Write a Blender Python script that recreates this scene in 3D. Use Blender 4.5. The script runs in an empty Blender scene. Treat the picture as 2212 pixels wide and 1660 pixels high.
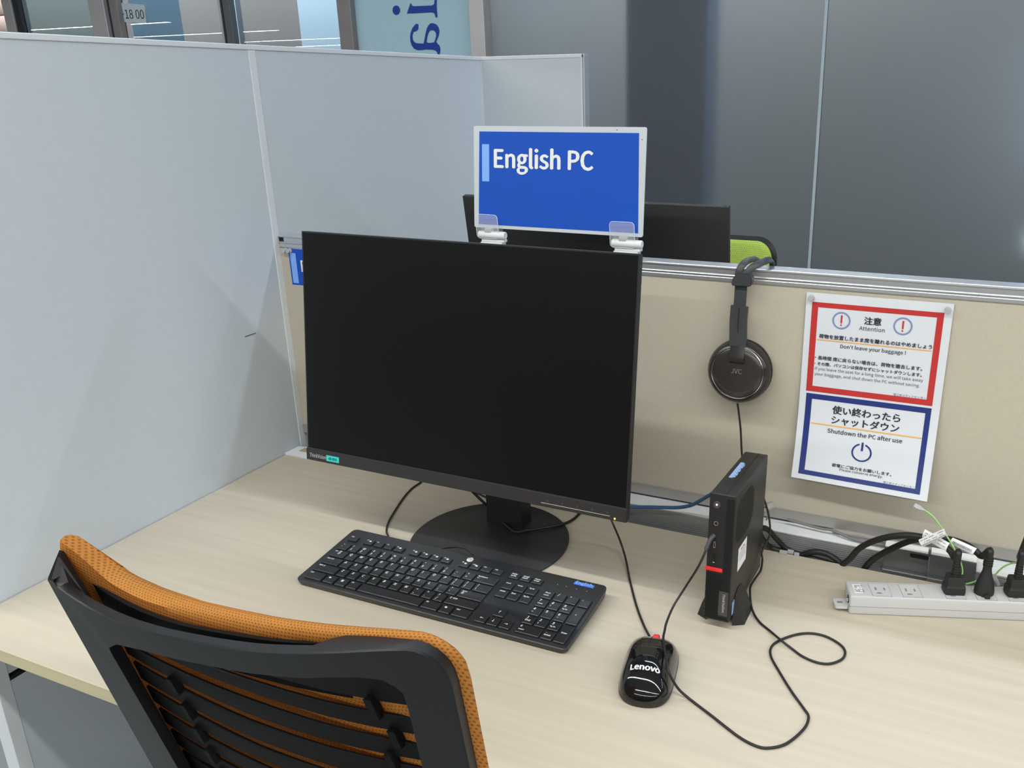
import bpy, bmesh, math, random
from math import sin, cos, pi, radians
from mathutils import Vector, Matrix, Euler
random.seed(4)
S = bpy.context.scene
C = S.collection
# ------------------------------------------------------------------ camera, world, lights, exposure
cd = bpy.data.cameras.new('camera'); cam = bpy.data.objects.new('camera', cd); C.objects.link(cam)
cam.location = (1.2179, -1.1875, 0.6882); cam.rotation_euler = (1.2460, 0.0117, 0.4126)
cd.sensor_width = 36; cd.lens = 30.087; cd.shift_x = -0.08559; cd.shift_y = -0.00717
cd.clip_start = 0.02; cd.clip_end = 100
S.camera = cam
W = bpy.data.worlds.new('world'); S.world = W; W.use_nodes = True
W.node_tree.nodes['Background'].inputs[0].default_value = (0.86, 0.93, 1.0, 1)
W.node_tree.nodes['Background'].inputs[1].default_value = 0.30
S.view_settings.view_transform = 'Standard'; S.view_settings.look = 'None'
S.view_settings.exposure = 0.43; S.view_settings.gamma = 1.0; S.view_settings.use_curve_mapping = False
S.cycles.use_denoising = True
S.cycles.max_bounces = 8; S.cycles.diffuse_bounces = 4; S.cycles.glossy_bounces = 4; S.cycles.transmission_bounces = 8
S.cycles.sample_clamp_indirect = 6; S.cycles.caustics_reflective = False; S.cycles.caustics_refractive = False
LAMPS = []
def area(name, loc, sx, sy, power, col=(1, 1, 1), rot=(0, 0, 0)):
    l = bpy.data.lights.new(name, 'AREA'); l.shape = 'RECTANGLE'; l.size = sx; l.size_y = sy
    l.energy = power; l.color = col
    o = bpy.data.objects.new(name, l); C.objects.link(o); o.location = loc; o.rotation_euler = rot
    return o
ZC = 1.95                                     # ceiling underside above the desk top (z = 0)
PW = 27.0
LCA = (0.86, 0.97, 1.14); LCB = (1.0, 0.99, 0.93)
for ry, k in ((0.79, 0.40), (-1.29, 0.95), (-3.37, 0.9), (-5.4, 0.8)):      # the long strip lights of the room
    for rx in (-1.6, 0.9, 3.4, 5.9, 8.4):
        LAMPS.append((rx, ry)); area('strip_light', (rx, ry, ZC - 0.032), 2.4, 0.07, PW * k, LCA if ry > 0 else LCB)
FAR = [(-14.7, -7.3), (-14.7, -10.0), (-14.7, -12.9), (-15.6, -15.5)]
for rx, ry in FAR:
    area('strip_light', (rx, ry, ZC - 0.032), 4.2 if ry > -15 else 3.0, 0.10, 70)
area('corridor_fill', (-3.2, 2.06, 1.90), 4.4, 0.32, 105, (0.86, 0.95, 1.1))  # added unseen light, brightens the panels behind the clear glass
area('corridor_fill', (0.35, 2.40, 1.90), 1.6, 0.5, 22, (0.9, 0.96, 1.0))  # added unseen light for the wall and column behind the frosted panes

# ------------------------------------------------------------------ materials
def mat(name, col, rough=0.5, metal=0.0, var=0.03, vscale=30.0, stretch=(1, 1, 1), bump=0.0, bscale=200.0, spec=0.5, emit=None, trans=0.0, ior=1.45, coat=0.0, alpha=1.0):
    m = bpy.data.materials.new(name); m.use_nodes = True; nt = m.node_tree; N = nt.nodes; L = nt.links
    b = N['Principled BSDF']
    b.inputs['Roughness'].default_value = rough; b.inputs['Metallic'].default_value = metal
    b.inputs['Specular IOR Level'].default_value = spec; b.inputs['IOR'].default_value = ior
    b.inputs['Transmission Weight'].default_value = trans; b.inputs['Coat Weight'].default_value = coat
    b.inputs['Alpha'].default_value = alpha
    tc = N.new('ShaderNodeTexCoord'); mp = N.new('ShaderNodeMapping'); L.new(tc.outputs['Object'], mp.inputs[0])
    mp.inputs['Scale'].default_value = stretch
    no = N.new('ShaderNodeTexNoise'); no.inputs['Scale'].default_value = vscale; no.inputs['Detail'].default_value = 4
    L.new(mp.outputs[0], no.inputs['Vector'])
    rp = N.new('ShaderNodeValToRGB'); rp.color_ramp.elements[0].position = 0.3; rp.color_ramp.elements[1].position = 0.7
    rp.color_ramp.elements[0].color = tuple(c * (1 - var) for c in col[:3]) + (1,)
    rp.color_ramp.elements[1].color = tuple(min(1, c * (1 + var)) for c in col[:3]) + (1,)
    L.new(no.outputs['Fac'], rp.inputs[0]); L.new(rp.outputs[0], b.inputs['Base Color'])
    if bump > 0:
        n2 = N.new('ShaderNodeTexNoise'); n2.inputs['Scale'].default_value = bscale; L.new(tc.outputs['Object'], n2.inputs['Vector'])
        bp = N.new('ShaderNodeBump'); bp.inputs['Strength'].default_value = bump; bp.inputs['Distance'].default_value = 0.0006
        L.new(n2.outputs['Fac'], bp.inputs['Height']); L.new(bp.outputs[0], b.inputs['Normal'])
    if emit:
        b.inputs['Emission Color'].default_value = tuple(emit[:3]) + (1,); b.inputs['Emission Strength'].default_value = emit[3]
    return m
def srgb(r, g, b):
    f = lambda c: (c / 255 / 12.92) if c / 255 <= 0.04045 else ((c / 255 + 0.055) / 1.055) ** 2.4
    return (f(r), f(g), f(b))
M = {}
M['wood'] = mat('maple_laminate', (0.54, 0.485, 0.395), 0.42, var=0.06, vscale=3.0, stretch=(1.2, 26, 1), spec=0.35)
M['wood_edge'] = mat('maple_edge_band', (0.56, 0.50, 0.33), 0.5, var=0.05, vscale=3, stretch=(1, 20, 20))
M['part'] = mat('grey_partition_laminate', (0.55, 0.61, 0.67), 0.5, var=0.012, vscale=60)
M['cap'] = mat('pale_painted_metal', (0.68, 0.72, 0.76), 0.4, var=0.01)
M['capdark'] = mat('dark_joint', (0.06, 0.06, 0.06), 0.7)
M['tan'] = mat('tan_screen_fabric', (0.50, 0.465, 0.385), 0.85, var=0.025, vscale=180, bump=0.3, bscale=900)
M['alu'] = mat('brushed_aluminium', (0.62, 0.64, 0.67), 0.32, 0.75, var=0.04, vscale=6, stretch=(1, 60, 60))
M['aluw'] = mat('pale_aluminium', (0.86, 0.90, 0.95), 0.5, 0.0, var=0.02)
M['alud'] = mat('ribbed_aluminium', (0.36, 0.37, 0.38), 0.45, 0.5, var=0.03)
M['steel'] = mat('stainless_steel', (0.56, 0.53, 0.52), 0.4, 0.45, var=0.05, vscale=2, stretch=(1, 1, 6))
M['bracket'] = mat('dark_grey_steel', (0.13, 0.135, 0.145), 0.38, 0.4, var=0.05, vscale=20)
M['black'] = mat('black_plastic', (0.014, 0.0145, 0.016), 0.42, var=0.05)
M['blackmat'] = mat('matt_black_plastic', (0.018, 0.018, 0.019), 0.6, var=0.05, bump=0.15, bscale=1500)
M['keyb'] = mat('keyboard_black_plastic', (0.013, 0.0145, 0.018), 0.36, spec=0.8, var=0.04, bump=0.15, bscale=1800)
M['key'] = mat('keycap_black_plastic', (0.012, 0.0135, 0.0165), 0.38, spec=0.8, var=0.04, bump=0.15, bscale=1800)
M['screen'] = mat('dark_lcd_panel', (0.0055, 0.006, 0.0065), 0.32, var=0.01, spec=0.25)
M['gloss'] = mat('glossy_black_plastic', (0.006, 0.006, 0.007), 0.07, var=0.02, coat=0.4)
M['hpgloss'] = mat('glossy_dark_grey_plastic', (0.03, 0.027, 0.027), 0.16, var=0.04)
M['hpgrey'] = mat('headband_dark_grey', (0.045, 0.048, 0.055), 0.42, var=0.04)
M['leather'] = mat('black_ear_pad', (0.014, 0.014, 0.015), 0.55, bump=0.4, bscale=700)
M['rubber'] = mat('black_rubber_cable', (0.013, 0.013, 0.014), 0.45, var=0.04)
M['white'] = mat('white_print', (0.82, 0.84, 0.86), 0.5, var=0.005)
M['paper'] = mat('white_paper', (0.69, 0.73, 0.80), 0.45, var=0.006)
M['legend'] = mat('keycap_legend_white', (0.80, 0.82, 0.84), 0.6, var=0.01)
M['red'] = mat('red_print', srgb(190, 52, 52), 0.45, var=0.02)
M['navy'] = mat('navy_print', srgb(35, 52, 122), 0.45, var=0.02)
M['ring'] = mat('periwinkle_print', srgb(125, 140, 190), 0.45, var=0.01)
M['amber'] = mat('amber_print', srgb(240, 176, 92), 0.45, var=0.01)
M['ink'] = mat('black_ink', srgb(42, 45, 62), 0.5, var=0.01)
M['inkg'] = mat('grey_ink', srgb(92, 97, 112), 0.5, var=0.01)
M['blue'] = mat('blue_sign_print', (0.013, 0.085, 0.50), 0.6, var=0.01, spec=0.2)
M['lblue'] = mat('pale_blue_print', srgb(130, 175, 250), 0.45, var=0.01)
M['frost'] = mat('frosted_acrylic', (0.56, 0.61, 0.67), 0.4, var=0.01)
M['teal'] = mat('teal_sticker', srgb(62, 205, 195), 0.5, var=0.01)
M['tealink'] = mat('dark_teal_ink', srgb(30, 130, 130), 0.5)
M['orange'] = None
M['lime'] = None
M['whitepl'] = mat('white_plastic', (0.74, 0.77, 0.80), 0.35, var=0.01)
M['strip'] = mat('warm_grey_plastic', (0.54, 0.55, 0.565), 0.42, var=0.01, bump=0.1, bscale=1500)
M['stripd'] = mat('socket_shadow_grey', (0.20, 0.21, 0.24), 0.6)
M['clear'] = mat('clear_acrylic', (0.85, 0.90, 0.95), 0.12, alpha=0.16, var=0.0)
M['pin'] = mat('clear_pin_plastic', (0.86, 0.88, 0.92), 0.12, trans=0.5, ior=1.4, var=0.0)
M['lan'] = mat('blue_network_cable', srgb(62, 98, 140), 0.5)
M['greycab'] = mat('grey_cable', (0.20, 0.20, 0.20), 0.5)
M['green'] = mat('green_yellow_wire', srgb(150, 205, 120), 0.5, var=0.12, vscale=40)
M['redpl'] = mat('red_plastic', srgb(225, 45, 50), 0.4)
M['chair'] = mat('chair_black_plastic', (0.006, 0.0065, 0.008), 0.42, spec=0.5, var=0.04, bump=0.12, bscale=1500)
M['slat'] = mat('chair_slat_plastic', (0.010, 0.0105, 0.011), 0.55, var=0.05, spec=0.1)
M['chrome'] = mat('polished_metal', (0.75, 0.75, 0.76), 0.12, 1.0, var=0.01)
M['gunmetal'] = mat('silver_ring', (0.62, 0.60, 0.58), 0.2, 1.0, var=0.01)
M['pcside'] = mat('pc_case_black', (0.020, 0.019, 0.0175), 0.42, 0.1, var=0.05, bump=0.15, bscale=2500)
M['pclabel'] = mat('blue_grey_tape', srgb(150, 178, 222), 0.4)
M['greyl'] = mat('dark_grey_badge', (0.055, 0.052, 0.055), 0.4)
M['silver'] = mat('silver_print', (0.55, 0.54, 0.53), 0.4, 0.3)
M['floor'] = mat('pale_floor_tile', (0.24, 0.26, 0.27), 0.45, var=0.03, vscale=8)
M['ceil'] = mat('white_ceiling_board', (0.80, 0.81, 0.82), 0.8, var=0.01)
M['wallw'] = mat('off_white_wall', (0.40, 0.42, 0.43), 0.8, var=0.01)
M['led'] = mat('amber_led', (0.9, 0.6, 0.1), 0.4, emit=(1.0, 0.62, 0.05, 2.2))
M['pwled'] = mat('white_power_led', (0.9, 0.9, 0.9), 0.4, emit=(0.9, 0.95, 1.0, 1.4))
M['diff'] = mat('lamp_diffuser', (0.9, 0.9, 0.9), 0.5)
M['hole'] = mat('black_recess', (0.004, 0.004, 0.004), 0.8)
def mesh_mat(name, col, dark, su, sv):
    """Knitted chair mesh: rows of small dark eyelets between threads."""
    m = mat(name, col, 0.75, var=0.04, vscale=120); nt = m.node_tree; N = nt.nodes; L = nt.links; b = N['Principled BSDF']
    uv = N.new('ShaderNodeTexCoord'); sp = N.new('ShaderNodeSeparateXYZ'); L.new(uv.outputs['UV'], sp.inputs[0])
    def M_(op, a, c=None):
        n = N.new('ShaderNodeMath'); n.operation = op
        for i, v in enumerate((a, c)):
            if v is None: continue
            if isinstance(v, (int, float)): n.inputs[i].default_value = v
            else: L.new(v, n.inputs[i])
        return n.outputs[0]
    row = M_('MULTIPLY', sp.outputs[1], sv); rf = M_('FRACT', row); ri = M_('FLOOR', row)
    cu = M_('ADD', M_('MULTIPLY', sp.outputs[0], su), M_('MULTIPLY', ri, 0.5)); cf = M_('FRACT', cu)
    du = M_('ABSOLUTE', M_('SUBTRACT', cf, 0.5)); dv = M_('ABSOLUTE', M_('SUBTRACT', rf, 0.5))
    d = M_('ADD', M_('MULTIPLY', M_('MULTIPLY', du, du), 12.0), M_('MULTIPLY', M_('MULTIPLY', dv, dv), 7.0))
    h = M_('LESS_THAN', d, 0.55)
    mx = N.new('ShaderNodeMixRGB'); L.new(h, mx.inputs[0])
    src = b.inputs['Base Color'].links[0].from_socket; L.new(src, mx.inputs[1]); mx.inputs[2].default_value = tuple(dark) + (1,)
    L.new(mx.outputs[0], b.inputs['Base Color'])
    bp = N.new('ShaderNodeBump'); bp.inputs['Strength'].default_value = 0.6; bp.inputs['Distance'].default_value = 0.0008
    L.new(M_('MINIMUM', d, 1.2), bp.inputs['Height']); L.new(bp.outputs[0], b.inputs['Normal'])
    tr = N.new('ShaderNodeBsdfTranslucent'); L.new(mx.outputs[0], tr.inputs[0]); ms = N.new('ShaderNodeMixShader'); ms.inputs[0].default_value = 0.42
    out = N['Material Output']; L.new(b.outputs[0], ms.inputs[1]); L.new(tr.outputs[0], ms.inputs[2])
    L.new(ms.outputs[0], out.inputs[0])
    return m
M['orange'] = mesh_mat('orange_chair_mesh', (0.64, 0.285, 0.06), (0.42, 0.155, 0.026), 250, 215)
M['lime'] = mesh_mat('lime_chair_mesh', (0.62, 0.80, 0.17), (0.48, 0.62, 0.10), 160, 190)

# ------------------------------------------------------------------ mesh helpers
def new(): return bmesh.new()
def obj(name, bm, m, parent=None, smooth=30, loc=None):
    me = bpy.data.meshes.new(name)
    bmesh.ops.recalc_face_normals(bm, faces=bm.faces[:])
    bm.to_mesh(me); bm.free()
    me.materials.append(M[m] if isinstance(m, str) else m)
    return link(name, me, parent, smooth, loc)
def link(name, me, parent=None, smooth=30, loc=None):
    if smooth:
        me.shade_smooth() if hasattr(me, 'shade_smooth') else None
        try: me.set_sharp_from_angle(angle=radians(smooth))
        except Exception: pass
    o = bpy.data.objects.new(name, me); C.objects.link(o)
    if parent: o.parent = parent
    if loc: o.location = loc
    return o
def tag(o, label=None, cat=None, group=None, kind=None):
    if label: o['label'] = label
    if cat: o['category'] = cat
    if group: o['group'] = group
    if kind: o['kind'] = kind
    return o
def thing(name, label, cat, loc=(0, 0, 0), rot=(0, 0, 0), group=None):
    o = bpy.data.objects.new(name, None); C.objects.link(o); o.location = loc; o.rotation_euler = rot
    o.empty_display_size = 0.05
    return tag(o, label, cat, group)
def box(bm, lo, hi, bev=0.0, seg=2):
    r = bmesh.ops.create_cube(bm, size=1.0); vs = r['verts']
    for v in vs: v.co = Vector([lo[i] + (v.co[i] + 0.5) * (hi[i] - lo[i]) for i in range(3)])
    if bev > 0:
        es = list({e for v in vs for e in v.link_edges})
        bmesh.ops.bevel(bm, geom=es, offset=bev, segments=seg, affect='EDGES', profile=0.5)
    return bm
def bx(lo, hi, bev=0.0, seg=2): return box(new(), lo, hi, bev, seg)
def smoothpath(P, n=6):
    P = [Vector(p) for p in P]; out = []
    for i in range(len(P) - 1):
        a = P[max(i - 1, 0)]; b = P[i]; c = P[i + 1]; d = P[min(i + 2, len(P) - 1)]
        t0 = (c - a) * 0.5; t1 = (d - b) * 0.5; l = (c - b).length
        if t0.length > l * 1.3: t0 = t0.normalized() * l * 1.3
        if t1.length > l * 1.3: t1 = t1.normalized() * l * 1.3
        for k in range(n):
            t = k / n; h1 = 2*t**3-3*t**2+1; h2 = t**3-2*t**2+t; h3 = -2*t**3+3*t**2; h4 = t**3-t**2
            out.append(b * h1 + t0 * h2 + c * h3 + t1 * h4)
    out.append(P[-1]); return out
def sweep(bm, P, prof, up=Vector((0, 0, 1)), cap=True, scale=None):
    """Sweep a closed 2D profile [(a, b)] along P; a goes sideways, b along 'up'."""
    rings = []; n = len(P)
    side = None
    for i, p in enumerate(P):
        t = (P[min(i + 1, n - 1)] - P[max(i - 1, 0)]).normalized()
        if side is None:
            u = up if abs(t.dot(up)) < 0.95 else Vector((1, 0, 0))
            side = t.cross(u).normalized()
        else:
            side = (side - t * side.dot(t)).normalized()
        b = side.cross(t).normalized(); s = scale(i / (n - 1)) if scale else 1
        rings.append([bm.verts.new(p + side * (q[0] * s) + b * (q[1] * s)) for q in prof])
    m = len(prof)
    for r0, r1 in zip(rings[:-1], rings[1:]):
        for k in range(m): bm.faces.new((r0[k], r0[(k + 1) % m], r1[(k + 1) % m], r1[k]))
    if cap: bm.faces.new(rings[0][::-1]); bm.faces.new(rings[-1])
    return bm
def circ(r, n=8): return [(r * cos(2 * pi * k / n), r * sin(2 * pi * k / n)) for k in range(n)]
def tube(P, r, n=8, sm=6, bm=None, scale=None):
    return sweep(bm or new(), smoothpath(P, sm) if sm else [Vector(p) for p in P], circ(r, n), scale=scale)
def prism(poly, lo, hi, axis='z', bm=None):
    """Extrude polygon; axis z: (x,y); axis y: (x,z); axis x: (y,z)."""
    bm = bm or new()
    def pt(a, b, h): return {'z': (a, b, h), 'y': (a, h, b), 'x': (h, a, b)}[axis]
    A = [bm.verts.new(pt(a, b, lo)) for a, b in poly]; B = [bm.verts.new(pt(a, b, hi)) for a, b in poly]
    n = len(poly); bm.faces.new(A[::-1]); bm.faces.new(B)
    for i in range(n): bm.faces.new((A[i], A[(i + 1) % n], B[(i + 1) % n], B[i]))
    return bm
def rrect(x0, y0, x1, y1, r, n=5):
    out = []
    for cx, cy, a0 in ((x1 - r, y1 - r, 0), (x0 + r, y1 - r, pi / 2), (x0 + r, y0 + r, pi), (x1 - r, y0 + r, 3 * pi / 2)):
        for k in range(n + 1):
            a = a0 + pi / 2 * k / n; out.append((cx + r * cos(a), cy + r * sin(a)))
    return out
def lathe(prof, n=40, bm=None, mtx=None):
    """prof: [(r, z)]; closed at r=0."""
    bm = bm or new(); rings = []
    for r, z in prof:
        if r < 1e-6: rings.append([bm.verts.new((0, 0, z))])
        else: rings.append([bm.verts.new((r * cos(2 * pi * k / n), r * sin(2 * pi * k / n), z)) for k in range(n)])
    for a, b in zip(rings[:-1], rings[1:]):
        for k in range(n):
            if len(a) == 1 and len(b) == 1: continue
            if len(a) == 1: bm.faces.new((a[0], b[(k + 1) % n], b[k]))
            elif len(b) == 1: bm.faces.new((a[k], a[(k + 1) % n], b[0]))
            else: bm.faces.new((a[k], a[(k + 1) % n], b[(k + 1) % n], b[k]))
    if mtx is not None: bmesh.ops.transform(bm, matrix=mtx, verts=bm.verts[:])
    return bm
import os
UIF = None
try:
    UIF = bpy.data.fonts.load(os.path.join(bpy.utils.system_resource('DATAFILES'), 'fonts', 'Noto Sans CJK Regular.woff2'))   # the font that comes with Blender itself
except Exception: UIF = None
_tc = {}
_cap = []; _nb = {}
def _raw(s, shear):
    c = bpy.data.curves.new('t', 'FONT'); c.body = s; c.size = 1; c.shear = shear; c.resolution_u = 3
    if UIF: c.font = UIF
    o = bpy.data.objects.new('t', c); C.objects.link(o); bpy.context.view_layer.update()
    me = bpy.data.meshes.new_from_object(o.evaluated_get(bpy.context.evaluated_depsgraph_get()))
    V = [v.co.to_2d().copy() for v in me.vertices]; F = [tuple(p.vertices) for p in me.polygons]
    bpy.data.objects.remove(o); bpy.data.curves.remove(c); bpy.data.meshes.remove(me)
    return V, F
def text_geo(s, bold=0.0, shear=0.0):
    """Lettering as triangles, baseline at 0, em size 1 (capitals 0.73 high): (verts, faces, width). Heavier strokes come from shifted copies."""
    k = (s, bold, shear)
    if k in _tc: return _tc[k]
    if not _cap: _cap.append(0.73 / max(v.y for v in _raw('H', 0)[0]))
    V, F = _raw(s, shear)
    for v in V: v *= _cap[0]
    x0 = min(v.x for v in V)
    for v in V: v.x -= x0
    _nb[k] = len(V)
    if bold > 0:
        n = len(V); V2 = []; F2 = []
        for i, (dx, dy) in enumerate(((-bold, 0), (bold, 0), (0, -bold * .6), (0, bold * .6), (0, 0)) if bold > .012 else ((-bold, 0), (bold, 0))):
            V2 += [v + Vector((dx, dy)) for v in V]; F2 += [tuple(j + i * n for j in f) for f in F]
        V, F = V2, F2
    x1 = max(v.x for v in V)
    _tc[k] = (V, F, x1); return _tc[k]
def text_bm(s, size, fn, width=None, align='l', bold=0.0, shear=0.0, bm=None, tall=None):
    """fn maps text plane (x, y) in metres to 3D; with a width the letters keep their shape unless tall stretches them."""
    V, F, w = text_geo(s, bold, shear); bm = bm or new(); sx = (width / w) if width else size
    sy = sx * (tall or 1.0)
    off = {'l': 0, 'c': -w * sx / 2, 'r': -w * sx}[align]
    P0 = Vector(fn(0, 0)); nrm = (Vector(fn(.001, 0)) - P0).cross(Vector(fn(0, .001)) - P0).normalized(); nb = _nb[(s, bold, shear)]
    vs = [bm.verts.new(Vector(fn(v.x * sx + off, v.y * sy)) + nrm * (.00008 * (i // nb))) for i, v in enumerate(V)]
    for f in F:
        try: bm.faces.new([vs[i] for i in f])
        except ValueError: pass
    return bm

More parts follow.
